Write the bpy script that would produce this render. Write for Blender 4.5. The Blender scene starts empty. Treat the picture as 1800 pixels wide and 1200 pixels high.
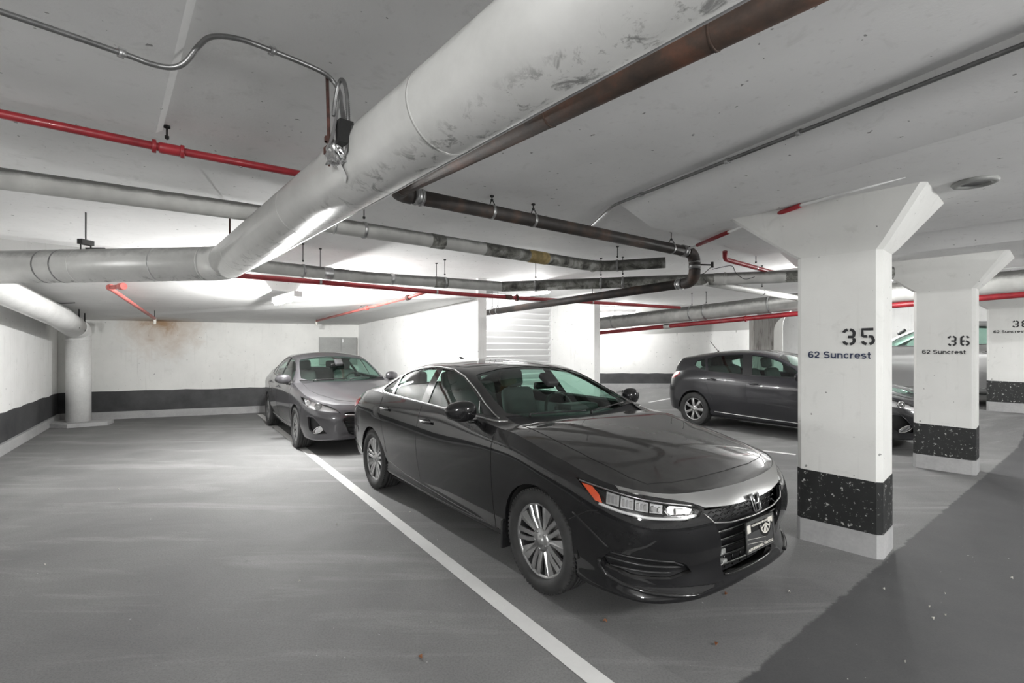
import bpy, bmesh, math, random
from mathutils import Vector, Matrix
from mathutils.bvhtree import BVHTree

random.seed(7)
sc = bpy.context.scene
COL = sc.collection
R = math.radians

# ------------------------------------------------------------------ camera
cd = bpy.data.cameras.new('camera')
cam = bpy.data.objects.new('camera', cd)
COL.objects.link(cam)
cam.location = (0, 0, 1.56)
cam.rotation_euler = (R(90), 0, 0)
cd.sensor_width = 36.0
cd.lens = 17.0
cd.shift_y = 0.00556
cd.clip_start = 0.05
sc.camera = cam

# ------------------------------------------------------------------ world, exposure
w = bpy.data.worlds.new('world')
sc.world = w
w.use_nodes = True
w.node_tree.nodes['Background'].inputs[0].default_value = (0.9, 0.95, 1.0, 1)
w.node_tree.nodes['Background'].inputs[1].default_value = 0.0
sc.view_settings.view_transform = 'Standard'
sc.view_settings.look = 'None'
sc.view_settings.gamma = 1.0
sc.view_settings.use_curve_mapping = False
sc.view_settings.exposure = 1.2

# garage frame: A runs along the stalls towards the aisle, B runs along the column row
TH = R(50)
CA, SA = math.cos(TH), math.sin(TH)
def ab(a, b, z=0.0):
    return Vector((a * CA + b * SA, -a * SA + b * CA, z))
def to_ab(x, y):
    return x * CA - y * SA, x * SA + y * CA

# fluorescent fixtures: (position under the ceiling, heading of the tube, watts); the lamps themselves shine all round
LAMPS = [
    ((-3.40, 7.28, 2.30), -TH, 205, 8),       # back left stall, in view
    ((0.30, 9.35, 2.62), -TH, 36, 6),        # louvre stall
    ((2.95, 13.9, 2.58), 0.0, 46, 10),        # far alcove
    ((5.20, 7.50, 2.60), -TH, 55, 8),        # added fill lamp over the hatchback, kept out of sight by column 35
    (tuple(ab(-3.6, 14.2, 2.60)), -TH, 85, 20),
    (tuple(ab(2.4, -3.2, 2.52)), R(90) - TH, 300, 26),   # aisle, behind the camera
    (tuple(ab(2.8, 3.5, 2.52)), R(90) - TH, 165, 6),
    (tuple(ab(2.8, 10.0, 2.52)), R(90) - TH, 120, 10),
]
for (p, rz, wt, wd_) in LAMPS:
    for s_ in (-0.3, 0.3):
        ld = bpy.data.lights.new('tube_light', 'POINT')
        ld.energy = wt / 2
        ld.color = (1.0, 1.0, 0.985)
        ld.shadow_soft_size = 0.012 if p[1] > 5.0 else 0.16
        lo = bpy.data.objects.new('tube_light', ld)
        lo.location = (p[0] + math.cos(rz) * s_, p[1] + math.sin(rz) * s_, p[2] - (0.086 if p[1] > 5.0 else 0.26))
        COL.objects.link(lo)
    # the reflector behind the tube throws part of the light down
    ld = bpy.data.lights.new('tube_reflector', 'AREA')
    ld.shape = 'RECTANGLE'; ld.size = 1.15; ld.size_y = 0.10
    ld.energy = wd_
    ld.color = (1.0, 1.0, 0.985)
    lo = bpy.data.objects.new('tube_reflector', ld)
    lo.location = (p[0], p[1], p[2] - 0.075); lo.rotation_euler = (0, 0, rz)
    COL.objects.link(lo)

# ------------------------------------------------------------------ materials
def new_mat(name):
    m = bpy.data.materials.new(name)
    m.use_nodes = True
    nt = m.node_tree
    return m, nt, nt.nodes['Principled BSDF']

def lnk(nt, a, b):
    nt.links.new(a, b)

def coords(nt, scale=(1, 1, 1), rot=(0, 0, 0)):
    tc = nt.nodes.new('ShaderNodeTexCoord')
    mp = nt.nodes.new('ShaderNodeMapping')
    mp.inputs['Scale'].default_value = scale
    mp.inputs['Rotation'].default_value = rot
    lnk(nt, tc.outputs['Object'], mp.inputs['Vector'])
    return mp.outputs['Vector']

def noise(nt, vec, scale, detail=4, rough=0.6, dist=0.0):
    n = nt.nodes.new('ShaderNodeTexNoise')
    n.inputs['Scale'].default_value = scale
    n.inputs['Detail'].default_value = detail
    n.inputs['Roughness'].default_value = rough
    n.inputs['Distortion'].default_value = dist
    lnk(nt, vec, n.inputs['Vector'])
    return n.outputs['Fac']

def ramp(nt, fac, stops):
    r = nt.nodes.new('ShaderNodeValToRGB')
    els = r.color_ramp.elements
    while len(els) < len(stops):
        els.new(0.5)
    for e, (p, c) in zip(els, stops):
        e.position = p
        e.color = (c[0], c[1], c[2], 1) if not isinstance(c, (int, float)) else (c, c, c, 1)
    lnk(nt, fac, r.inputs['Fac'])
    return r.outputs['Color']

def mix(nt, fac, a, b, mode='MIX'):
    m = nt.nodes.new('ShaderNodeMix')
    m.data_type = 'RGBA'
    m.blend_type = mode
    for sock, v in ((m.inputs[0], fac), (m.inputs[6], a), (m.inputs[7], b)):
        if hasattr(v, 'is_output') or hasattr(v, 'links'):
            lnk(nt, v, sock)
        elif isinstance(v, (int, float)):
            sock.default_value = v if sock is m.inputs[0] else (v, v, v, 1)
        else:
            sock.default_value = (v[0], v[1], v[2], 1)
    return m.outputs[2]

def math_node(nt, op, a, b=None):
    n = nt.nodes.new('ShaderNodeMath')
    n.operation = op
    for i, v in enumerate((a, b)):
        if v is None:
            continue
        if isinstance(v, (int, float)):
            n.inputs[i].default_value = v
        else:
            lnk(nt, v, n.inputs[i])
    return n.outputs[0]

def bump(nt, bs, height, strength=0.2, dist=0.01):
    b = nt.nodes.new('ShaderNodeBump')
    b.inputs['Strength'].default_value = strength
    b.inputs['Distance'].default_value = dist
    lnk(nt, height, b.inputs['Height'])
    lnk(nt, b.outputs['Normal'], bs.inputs['Normal'])

def simple(name, col, rough=0.5, metal=0.0, coat=0.0, spec=0.5):
    m, nt, bs = new_mat(name)
    if isinstance(col, (int, float)):
        col = (col, col, col)
    bs.inputs['Base Color'].default_value = (*col, 1)
    bs.inputs['Roughness'].default_value = rough
    bs.inputs['Metallic'].default_value = metal
    bs.inputs['Coat Weight'].default_value = coat
    bs.inputs['Coat Roughness'].default_value = 0.03
    bs.inputs['Specular IOR Level'].default_value = spec
    return m

def mottled(name, stops, scale=6, rough=0.7, metal=0.0, fine=40, bmp=0.15, stretch=(1, 1, 1), dist=0.0, coat=0.0):
    m, nt, bs = new_mat(name)
    v = coords(nt, stretch)
    n1 = noise(nt, v, scale, 6, 0.65, dist)
    n2 = noise(nt, v, fine, 3, 0.6)
    c = ramp(nt, n1, stops)
    c = mix(nt, ramp(nt, n2, [(0.3, 0.0), (0.75, 0.10)]), c, (0, 0, 0))
    lnk(nt, c, bs.inputs['Base Color'])
    bs.inputs['Roughness'].default_value = rough
    bs.inputs['Metallic'].default_value = metal
    bs.inputs['Coat Weight'].default_value = coat
    if bmp:
        bump(nt, bs, n2, bmp, 0.004)
    return m

M = {}
def wall_paint(name, hi, lo, rust=None, shade_leak=False):
    """white painted concrete with faint patches, pock marks and thin streaks"""
    m, nt, bs = new_mat(name)
    v = coords(nt)
    big = noise(nt, v, 0.9, 5, 0.6)
    c = ramp(nt, big, [(0.32, lo), (0.62, hi)])
    mid = noise(nt, v, 5.5, 6, 0.7, 0.6)
    c = mix(nt, ramp(nt, mid, [(0.30, 0.28), (0.42, 0.0)]), c, (lo[0] * 0.7, lo[1] * 0.7, lo[2] * 0.68))
    pk = noise(nt, v, 21, 2, 0.5)
    c = mix(nt, ramp(nt, pk, [(0.735, 0.0), (0.75, 0.75)]), c, (0.13, 0.13, 0.125))
    vs = coords(nt, (9, 9, 0.45))
    st = noise(nt, vs, 2.2, 4, 0.6)
    c = mix(nt, ramp(nt, st, [(0.60, 0.0), (0.8, 0.22)]), c, (0.30, 0.29, 0.27))
    if rust:
        g = nt.nodes.new('ShaderNodeNewGeometry')
        dn = nt.nodes.new('ShaderNodeVectorMath'); dn.operation = 'DISTANCE'
        lnk(nt, g.outputs['Position'], dn.inputs[0]); dn.inputs[1].default_value = rust
        nn = noise(nt, v, 3.2, 5, 0.7, 0.8)
        f = math_node(nt, 'ADD', dn.outputs['Value'], math_node(nt, 'MULTIPLY', math_node(nt, 'SUBTRACT', nn, 0.5), 0.9))
        c = mix(nt, ramp(nt, f, [(0.08, 0.9), (0.40, 0.42), (0.95, 0.0)]), c, (0.33, 0.19, 0.08))
    if shade_leak:                                    # pipe shadow painted as a grey top strip, with grey runs below it
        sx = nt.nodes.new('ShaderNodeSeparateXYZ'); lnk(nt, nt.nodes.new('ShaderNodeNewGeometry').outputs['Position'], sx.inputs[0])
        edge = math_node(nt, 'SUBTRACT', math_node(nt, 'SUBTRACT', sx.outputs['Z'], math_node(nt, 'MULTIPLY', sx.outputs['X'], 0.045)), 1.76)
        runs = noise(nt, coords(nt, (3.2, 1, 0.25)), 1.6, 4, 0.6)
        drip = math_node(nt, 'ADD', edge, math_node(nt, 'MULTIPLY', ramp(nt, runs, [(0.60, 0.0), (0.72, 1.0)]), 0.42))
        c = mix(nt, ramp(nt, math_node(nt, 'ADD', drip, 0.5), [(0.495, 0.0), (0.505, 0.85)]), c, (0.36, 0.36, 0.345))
    lnk(nt, c, bs.inputs['Base Color'])
    bs.inputs['Roughness'].default_value = 0.72
    h = noise(nt, v, 55, 3, 0.7)
    bump(nt, bs, h, 0.22, 0.004)
    return m

RUST_AT = (-7.80, 10.78, 2.14)
M['wall'] = wall_paint('white_wall_paint', (0.86, 0.86, 0.85), (0.77, 0.77, 0.755))
M['wall_back'] = wall_paint('white_wall_paint_stained', (0.80, 0.80, 0.775), (0.71, 0.71, 0.69), RUST_AT)
M['ceiling'] = wall_paint('ceiling_paint', (0.88, 0.88, 0.875), (0.80, 0.80, 0.795))
M['ceiling_low'] = wall_paint('ceiling_paint_stained', (0.74, 0.74, 0.73), (0.66, 0.66, 0.65), RUST_AT)
M['column'] = wall_paint('column_paint', (0.72, 0.72, 0.70), (0.64, 0.64, 0.62))
M['column_stained'] = mottled('stained_column_paint', [(0.3, (0.12, 0.11, 0.10)), (0.5, (0.36, 0.35, 0.33)), (0.7, (0.42, 0.41, 0.39))], 3.0, 0.8, stretch=(5, 5, 0.5), dist=0.6)
M['wall_shade_leak'] = wall_paint('white_wall_paint_shade_leaking', (0.80, 0.80, 0.785), (0.72, 0.72, 0.705), None, True)
M['curb'] = mottled('bare_concrete', [(0.3, 0.33), (0.6, 0.42)], 3, 0.85)

def black_band(name, chip_scale, lo, hi, chip=0.55):
    m, nt, bs = new_mat(name)
    v = coords(nt)
    n1 = noise(nt, v, 2.0, 5, 0.65)
    c = ramp(nt, n1, [(0.3, lo), (0.7, hi)])
    n2 = noise(nt, v, chip_scale, 5, 0.72)
    c = mix(nt, ramp(nt, n2, [(chip + 0.07, 0.0), (chip + 0.10, 0.9)]), c, (0.50, 0.50, 0.48))
    lnk(nt, c, bs.inputs['Base Color'])
    bs.inputs['Roughness'].default_value = 0.55
    bump(nt, bs, n2, 0.2, 0.004)
    return m
M['band'] = black_band('black_wall_band', 9, (0.028, 0.029, 0.031), (0.075, 0.076, 0.078), 0.63)
M['band_col'] = black_band('chipped_black_band', 26, (0.006, 0.007, 0.007), (0.020, 0.021, 0.021), 0.53)

def floor_mat():
    m, nt, bs = new_mat('floor_concrete')
    v = coords(nt)
    vr = coords(nt, (0.35, 2.2, 1), (0, 0, R(-25)))
    n1 = noise(nt, v, 0.55, 6, 0.62, 0.4)
    stall = ramp(nt, n1, [(0.28, (0.135, 0.135, 0.135)), (0.5, (0.180, 0.180, 0.179)), (0.72, (0.235, 0.235, 0.233))])
    sw = noise(nt, vr, 1.1, 6, 0.65, 0.5)
    stall = mix(nt, ramp(nt, sw, [(0.53, 0.0), (0.68, 0.5)]), stall, (0.33, 0.33, 0.325))
    stall = mix(nt, ramp(nt, sw, [(0.28, 0.34), (0.42, 0.0)]), stall, (0.10, 0.10, 0.102))
    n3 = noise(nt, v, 0.9, 6, 0.7)
    aisle = ramp(nt, n3, [(0.3, (0.060, 0.060, 0.063)), (0.7, (0.088, 0.088, 0.090))])
    # asphalt starts along the line through the column fronts, with a ragged edge
    g = nt.nodes.new('ShaderNodeNewGeometry')
    dp = nt.nodes.new('ShaderNodeVectorMath'); dp.operation = 'DOT_PRODUCT'
    lnk(nt, g.outputs['Position'], dp.inputs[0])
    nx, ny = 0.612, -0.791
    dp.inputs[1].default_value = (nx, ny, 0)
    off = nx * 2.975 + ny * 3.735
    rag = noise(nt, v, 7.0, 5, 0.75)
    d = math_node(nt, 'ADD', math_node(nt, 'SUBTRACT', dp.outputs['Value'], off), math_node(nt, 'MULTIPLY', math_node(nt, 'SUBTRACT', rag, 0.5), 0.09))
    c = mix(nt, ramp(nt, math_node(nt, 'MULTIPLY', math_node(nt, 'ADD', d, 0.5), 1.0), [(0.495, 0.0), (0.51, 1.0)]), stall, aisle)
    grain = noise(nt, v, 90, 3, 0.8)
    c = mix(nt, ramp(nt, grain, [(0.38, 0.30), (0.55, 0.0)]), c, (0.05, 0.05, 0.05))
    spk = noise(nt, v, 34, 2, 0.5)
    c = mix(nt, ramp(nt, spk, [(0.755, 0.0), (0.77, 0.6)]), c, (0.6, 0.6, 0.58))
    drk = noise(nt, v, 2.4, 4, 0.6, 1.0)
    c = mix(nt, ramp(nt, drk, [(0.69, 0.0), (0.76, 0.45)]), c, (0.06, 0.06, 0.06))
    lnk(nt, c, bs.inputs['Base Color'])
    bs.inputs['Roughness'].default_value = 0.72
    bs.inputs['Specular IOR Level'].default_value = 0.35
    bump(nt, bs, grain, 0.35, 0.004)
    return m
M['floor'] = floor_mat()
M['line'] = black_band('white_line_paint', 16, (0.62, 0.62, 0.61), (0.74, 0.74, 0.73), 0.60)
M['steel'] = mottled('galvanised_steel', [(0.3, 0.33), (0.65, 0.5)], 12, 0.42, 0.9)
M['conduit'] = mottled('conduit_steel', [(0.3, 0.20), (0.65, 0.30)], 12, 0.4, 0.85)
M['rod'] = simple('black_rod', 0.02, 0.6)
M['rusty'] = mottled('rusty_bracket', [(0.35, (0.05, 0.025, 0.02)), (0.65, (0.12, 0.05, 0.04))], 20, 0.8)
M['red'] = mottled('red_pipe_paint', [(0.3, (0.20, 0.014, 0.020)), (0.6, (0.34, 0.022, 0.030))], 7, 0.4, coat=0.2)
M['pinkred'] = mottled('faded_red_pipe_paint', [(0.3, (0.42, 0.08, 0.07)), (0.6, (0.60, 0.16, 0.14))], 7, 0.45)
M['iron'] = mottled('cast_iron', [(0.3, (0.020, 0.018, 0.017)), (0.5, (0.040, 0.034, 0.031)), (0.66, (0.085, 0.055, 0.042)), (0.8, (0.16, 0.07, 0.04))], 5, 0.62, stretch=(1, 1, 1), bmp=0.4)
M['iron_rust'] = mottled('rusted_cast_iron', [(0.3, (0.035, 0.028, 0.025)), (0.5, (0.075, 0.048, 0.036)), (0.68, (0.15, 0.065, 0.04)), (0.85, (0.24, 0.09, 0.05))], 4, 0.7, bmp=0.4)
M['wrap'] = mottled('pipe_jacket_white', [(0.3, (0.40, 0.40, 0.385)), (0.6, (0.55, 0.55, 0.53))], 5, 0.6, stretch=(1, 1, 1))
M['wrap_dirty'] = mottled('pipe_jacket_mouldy', [(0.36, (0.05, 0.05, 0.045)), (0.48, (0.20, 0.20, 0.18)), (0.62, (0.42, 0.42, 0.40))], 6, 0.75, dist=0.7, bmp=0.3)
M['wrap_yellow'] = mottled('pipe_jacket_yellowed', [(0.4, (0.20, 0.15, 0.06)), (0.6, (0.36, 0.27, 0.12))], 9, 0.7)
M['whitepipe'] = mottled('white_pipe_paint', [(0.3, (0.66, 0.66, 0.65)), (0.6, (0.76, 0.76, 0.75))], 3, 0.45)
M['tape'] = mottled('foil_tape', [(0.3, 0.45), (0.65, 0.62)], 14, 0.35, 0.8)
M['foil'] = mottled('crumpled_foil', [(0.3, 0.5), (0.65, 0.7)], 30, 0.25, 0.95, bmp=0.9)
M['cabinet'] = mottled('grey_cabinet_paint', [(0.3, (0.24, 0.245, 0.235)), (0.6, (0.30, 0.305, 0.295))], 3, 0.5)
M['slat'] = simple('white_louvre_paint', (0.74, 0.74, 0.74), 0.5)
M['text_black'] = simple('stencil_black', (0.018, 0.018, 0.02), 0.6)
M['text_navy'] = simple('lettering_navy', (0.030, 0.040, 0.085), 0.5)
M['leaf'] = simple('dry_leaf', (0.22, 0.09, 0.04), 0.8)
M['litter'] = simple('pale_litter', (0.62, 0.60, 0.55), 0.8)
def grime_shade_on_top(m, lo, hi, amt, col=(0.07, 0.07, 0.065)):
    """darkens the upper side of a pipe: settled dust plus painted-in shade"""
    nt = m.node_tree; bs = nt.nodes['Principled BSDF']
    src = bs.inputs['Base Color'].links[0].from_socket
    sx = nt.nodes.new('ShaderNodeSeparateXYZ'); lnk(nt, nt.nodes.new('ShaderNodeNewGeometry').outputs['Normal'], sx.inputs[0])
    n = noise(nt, coords(nt), 7, 5, 0.7)
    f = math_node(nt, 'ADD', sx.outputs['Z'], math_node(nt, 'MULTIPLY', math_node(nt, 'SUBTRACT', n, 0.5), 0.7))
    lnk(nt, mix(nt, ramp(nt, f, [(lo, 0.0), (hi, amt)]), src, col), bs.inputs['Base Color'])
grime_shade_on_top(M['wrap'], 0.15, 0.55, 0.85)
grime_shade_on_top(M['wrap_dirty'], 0.0, 0.5, 0.8)
def duct_mat():
    m, nt, bs = new_mat('duct_jacket')
    v = coords(nt)
    n1 = noise(nt, v, 3.0, 6, 0.65)
    c = ramp(nt, n1, [(0.3, (0.58, 0.58, 0.565)), (0.6, (0.68, 0.68, 0.665))])
    n2 = noise(nt, v, 13, 6, 0.72, 0.5)
    g = nt.nodes.new('ShaderNodeSeparateXYZ'); lnk(nt, nt.nodes['Texture Coordinate'].outputs['Object'], g.inputs[0])
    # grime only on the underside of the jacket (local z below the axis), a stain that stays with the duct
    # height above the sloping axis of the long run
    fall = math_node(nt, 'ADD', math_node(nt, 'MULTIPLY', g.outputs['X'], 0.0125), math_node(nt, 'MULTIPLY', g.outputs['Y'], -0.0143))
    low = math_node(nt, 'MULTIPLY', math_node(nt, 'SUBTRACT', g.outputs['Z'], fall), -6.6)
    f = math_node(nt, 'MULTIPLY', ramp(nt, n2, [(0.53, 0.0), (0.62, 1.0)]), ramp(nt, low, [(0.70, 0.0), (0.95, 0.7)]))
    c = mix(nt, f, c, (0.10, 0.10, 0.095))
    lnk(nt, c, bs.inputs['Base Color'])
    bs.inputs['Roughness'].default_value = 0.36
    bs.inputs['Metallic'].default_value = 0.15
    bump(nt, bs, noise(nt, v, 24, 3, 0.6), 0.12, 0.006)
    return m
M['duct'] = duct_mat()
grime_shade_on_top(M['duct'], 0.35, 0.75, 0.7, (0.13, 0.13, 0.125))
def emit(name, col, s):
    m, nt, bs = new_mat(name)
    bs.inputs['Base Color'].default_value = (1, 1, 1, 1)
    bs.inputs['Emission Color'].default_value = (*col, 1)
    bs.inputs['Emission Strength'].default_value = s
    return m
M['tube_glow'] = emit('lit_diffuser', (1, 1, 0.985), 9.0)

# ------------------------------------------------------------------ object helpers
def tag(o, label=None, cat=None, group=None, kind=None):
    if label: o['label'] = label
    if cat: o['category'] = cat
    if group: o['group'] = group
    if kind: o['kind'] = kind
    return o

def empty(name, loc=(0, 0, 0), rz=0.0, label=None, cat=None, group=None, kind=None):
    o = bpy.data.objects.new(name, None)
    o.location = loc
    o.rotation_euler = (0, 0, rz)
    o.empty_display_size = 0.1
    COL.objects.link(o)
    return tag(o, label, cat, group, kind)

class MB:
    """collects quads and polygons with a material slot each, then links them as one mesh object"""
    def __init__(s):
        s.v, s.f, s.m, s.sm = [], [], [], []
    def add(s, verts, faces, mi=0, smooth=False):
        k = len(s.v)
        s.v += [tuple(p) for p in verts]
        for f in faces:
            s.f.append([i + k for i in f]); s.m.append(mi); s.sm.append(smooth)
        return s
    def box(s, lo, hi, mi=0, rot=None, at=None):
        x0, y0, z0 = lo; x1, y1, z1 = hi
        vs = [Vector(p) for p in ((x0, y0, z0), (x1, y0, z0), (x1, y1, z0), (x0, y1, z0), (x0, y0, z1), (x1, y0, z1), (x1, y1, z1), (x0, y1, z1))]
        if rot is not None: vs = [rot @ p for p in vs]
        if at is not None: vs = [p + Vector(at) for p in vs]
        return s.add(vs, [(0, 3, 2, 1), (4, 5, 6, 7), (0, 1, 5, 4), (1, 2, 6, 5), (2, 3, 7, 6), (3, 0, 4, 7)], mi)
    def prism(s, pts, z0, z1, mi=0):
        """polygon in plan (counter clockwise) between z0 and z1; either may be a list per point"""
        n = len(pts)
        a = z0 if isinstance(z0, (list, tuple)) else [z0] * n
        b = z1 if isinstance(z1, (list, tuple)) else [z1] * n
        vs = [(p[0], p[1], a[i]) for i, p in enumerate(pts)] + [(p[0], p[1], b[i]) for i, p in enumerate(pts)]
        fs = [list(range(n))[::-1], list(range(n, 2 * n))] + [(i, (i + 1) % n, n + (i + 1) % n, n + i) for i in range(n)]
        return s.add(vs, fs, mi)
    def tube(s, path, r, seg=10, mi=0, caps=True, closed=False, smooth=True, flat=1.0):
        path = [Vector(p) for p in path]
        n = len(path)
        rs = r if isinstance(r, (list, tuple)) else [r] * n
        tans = []
        for i in range(n):
            if closed: t = path[(i + 1) % n] - path[i - 1]
            else: t = path[min(i + 1, n - 1)] - path[max(i - 1, 0)]
            tans.append(t.normalized() if t.length > 1e-9 else Vector((1, 0, 0)))
        up = Vector((0, 0, 1))
        if abs(tans[0].dot(up)) > 0.95: up = Vector((1, 0.2, 0))
        u = (up - tans[0] * up.dot(tans[0])).normalized()
        vs = []
        for i in range(n):
            u = u - tans[i] * u.dot(tans[i])
            u = u.normalized() if u.length > 1e-6 else tans[i].orthogonal().normalized()
            b = tans[i].cross(u)
            for k in range(seg):
                a = 2 * math.pi * k / seg
                vs.append(path[i] + b * (math.cos(a) * rs[i]) + u * (math.sin(a) * rs[i] * flat))
        fs = []
        m = n if closed else n - 1
        for i in range(m):
            j = (i + 1) % n
            for k in range(seg):
                l = (k + 1) % seg
                fs.append((i * seg + k, j * seg + k, j * seg + l, i * seg + l))
        s.add(vs, fs, mi, smooth)
        if caps and not closed:
            k0 = len(s.v) - n * seg
            s.f.append([k0 + k for k in range(seg)]); s.m.append(mi); s.sm.append(False)
            k1 = k0 + (n - 1) * seg
            s.f.append([k1 + k for k in range(seg)][::-1]); s.m.append(mi); s.sm.append(False)
        return s
    def lathe(s, prof, axis='y', seg=32, mi=0, smooth=True, at=(0, 0, 0), mis=None):
        """prof: (radius, offset along the axis)"""
        vs = []
        n = len(prof)
        for k in range(seg):
            a = 2 * math.pi * k / seg
            c, q = math.cos(a), math.sin(a)
            for r, h in prof:
                p = {'y': (r * c, h, r * q), 'z': (r * c, r * q, h), 'x': (h, r * c, r * q)}[axis]
                vs.append((p[0] + at[0], p[1] + at[1], p[2] + at[2]))
        k0 = len(s.v)
        s.v += vs
        flip = axis == 'y'
        for k in range(seg):
            l = (k + 1) % seg
            for i in range(n - 1):
                q = [k * n + i, l * n + i, l * n + i + 1, k * n + i + 1]
                if flip: q = q[::-1]
                s.f.append([k0 + e for e in q]); s.m.append(mis[i] if mis else mi); s.sm.append(smooth)
        return s
    def mesh(s, name, mats):
        me = bpy.data.meshes.new(name)
        me.from_pydata(s.v, [], s.f)
        for m in (mats if isinstance(mats, (list, tuple)) else [mats]):
            me.materials.append(m)
        me.polygons.foreach_set('material_index', s.m)
        me.polygons.foreach_set('use_smooth', s.sm)
        me.update()
        return me
    def build(s, name, mats, parent=None, loc=None, rot=None, kind=None):
        o = bpy.data.objects.new(name, s.mesh(name, mats))
        COL.objects.link(o)
        if parent is not None: o.parent = parent
        if loc is not None: o.location = loc
        if rot is not None: o.rotation_euler = rot
        if kind: o['kind'] = kind
        return o

def bm_obj(name, bm, mats, parent=None, loc=None, rot=None, smooth=False):
    me = bpy.data.meshes.new(name)
    bm.to_mesh(me); bm.free()
    for m in (mats if isinstance(mats, (list, tuple)) else [mats]):
        me.materials.append(m)
    if smooth:
        me.polygons.foreach_set('use_smooth', [True] * len(me.polygons))
    o = bpy.data.objects.new(name, me)
    COL.objects.link(o)
    if parent is not None: o.parent = parent
    if loc is not None: o.location = loc
    if rot is not None: o.rotation_euler = rot
    return o

def rbox(name, size, loc, mat, parent=None, rot=None, bev=0.03, seg=3, taper=None):
    """box with rounded edges"""
    bm = bmesh.new()
    bmesh.ops.create_cube(bm, size=1.0)
    for v in bm.verts:
        v.co = Vector((v.co.x * size[0], v.co.y * size[1], v.co.z * size[2]))
        if taper and v.co.z > 0:
            v.co.x *= taper[0]; v.co.y *= taper[1]
    bmesh.ops.bevel(bm, geom=bm.edges[:] , offset=bev, segments=seg, profile=0.5, affect='EDGES', clamp_overlap=True)
    return bm_obj(name, bm, mat, parent, loc, rot, smooth=True)

def copy_tree(o, parent=None):
    c = o.copy()
    COL.objects.link(c)
    if parent is not None: c.parent = parent
    for ch in list(o.children):
        copy_tree(ch, c)
    return c

def sweep_pts(pts, n=8, radius=0.2):
    """polyline with its corners rounded"""
    pts = [Vector(p) for p in pts]
    out = [pts[0]]
    for i in range(1, len(pts) - 1):
        p, a, b = pts[i], pts[i - 1], pts[i + 1]
        da, db = (a - p), (b - p)
        r = min(radius, da.length * 0.49, db.length * 0.49)
        q0, q1 = p + da.normalized() * r, p + db.normalized() * r
        for k in range(n + 1):
            t = k / n
            out.append(q0 * (1 - t) ** 2 + p * (2 * t * (1 - t)) + q1 * t * t)
    out.append(pts[-1])
    return out

def text_mesh(s, size, mat, name, parent=None, bold=0.0, space=1.0, align='LEFT', depth=0.001):
    cu = bpy.data.curves.new(name, 'FONT')
    cu.body = s
    cu.size = size
    cu.align_x = align
    cu.offset = bold
    cu.extrude = depth
    cu.space_character = space
    tmp = bpy.data.objects.new(name, cu)
    me = bpy.data.meshes.new_from_object(tmp)
    bpy.data.objects.remove(tmp)
    bpy.data.curves.remove(cu)
    me.materials.clear(); me.materials.append(mat)
    o = bpy.data.objects.new(name, me)
    COL.objects.link(o)
    if parent is not None: o.parent = parent
    return o
# =================================================================== structure
def smooth01(t):
    t = max(0.0, min(1.0, t))
    return t * t * (3 - 2 * t)
def floor_z(x, y):
    a, b = to_ab(x, y)
    return 0.35 * smooth01((b - 10.6) / 2.0)
def slab_z(x, y):
    a, b = to_ab(x, y)
    return 2.84 + 0.02 * (max(-9.5, min(3.0, a)) + 3.0)

# floor: one slab, level under the near stalls and ramping up towards the far row
A0, A1, B0, B1 = -18.0, 9.0, -12.0, 19.0
mb = MB()
na, nb = 28, 64
for j in range(nb + 1):
    for i in range(na + 1):
        a = A0 + (A1 - A0) * i / na; b = B0 + (B1 - B0) * j / nb
        p = ab(a, b); mb.v.append((p.x, p.y, floor_z(p.x, p.y)))
for j in range(nb):
    for i in range(na):
        k = j * (na + 1) + i
        mb.f.append((k, k + 1, k + na + 2, k + na + 1)); mb.m.append(0); mb.sm.append(True)
p = len(mb.v)
cs = [ab(A0, B0, -0.3), ab(A1, B0, -0.3), ab(A1, B1, -0.3), ab(A0, B1, -0.3)]
mb.add(cs, [(3, 2, 1, 0)])
mb.build('floor', M['floor'], kind='structure')

# main ceiling slab: underside follows the fall of the roof
mb = MB()
AS = [-18.0, -9.5, -6, -3, 0, 3.0, 9.0]
for z_up in (0, 1):
    for b in (B0, B1):
        for a in AS:
            p = ab(a, b); mb.v.append((p.x, p.y, slab_z(p.x, p.y) + 0.25 * z_up))
n = len(AS)
for i in range(n - 1):
    mb.f.append((i, n + i, n + i + 1, i + 1)); mb.m.append(0); mb.sm.append(False)
    mb.f.append((2 * n + i, 2 * n + i + 1, 3 * n + i + 1, 3 * n + i)); mb.m.append(0); mb.sm.append(False)
mb.build('ceiling', M['ceiling'], kind='structure')

# lower slab over the back left stalls
C1, C2 = Vector((-9.55, 10.16, 0)), Vector((-3.94, 12.40, 0))
PE = Vector((-0.59, 8.40, 0))
low = [((-11.0, 10.6), 2.14), ((-8.8, 4.2), 2.42), ((-5.94, 4.94), 2.42), ((-4.79, 6.09), 2.42), ((-2.47, 8.40), 2.415), ((-0.60, 8.44), 2.40), ((-3.94, 12.42), 2.13), ((-9.55, 10.20), 2.14)]
ctr = (-4.9, 9.0)
mb = MB()
pts = [q[0] for q in low]
mb.prism(pts, [q[1] for q in low], 2.86)
mb.build('ceiling_low', M['ceiling_low'], kind='structure')

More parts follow.
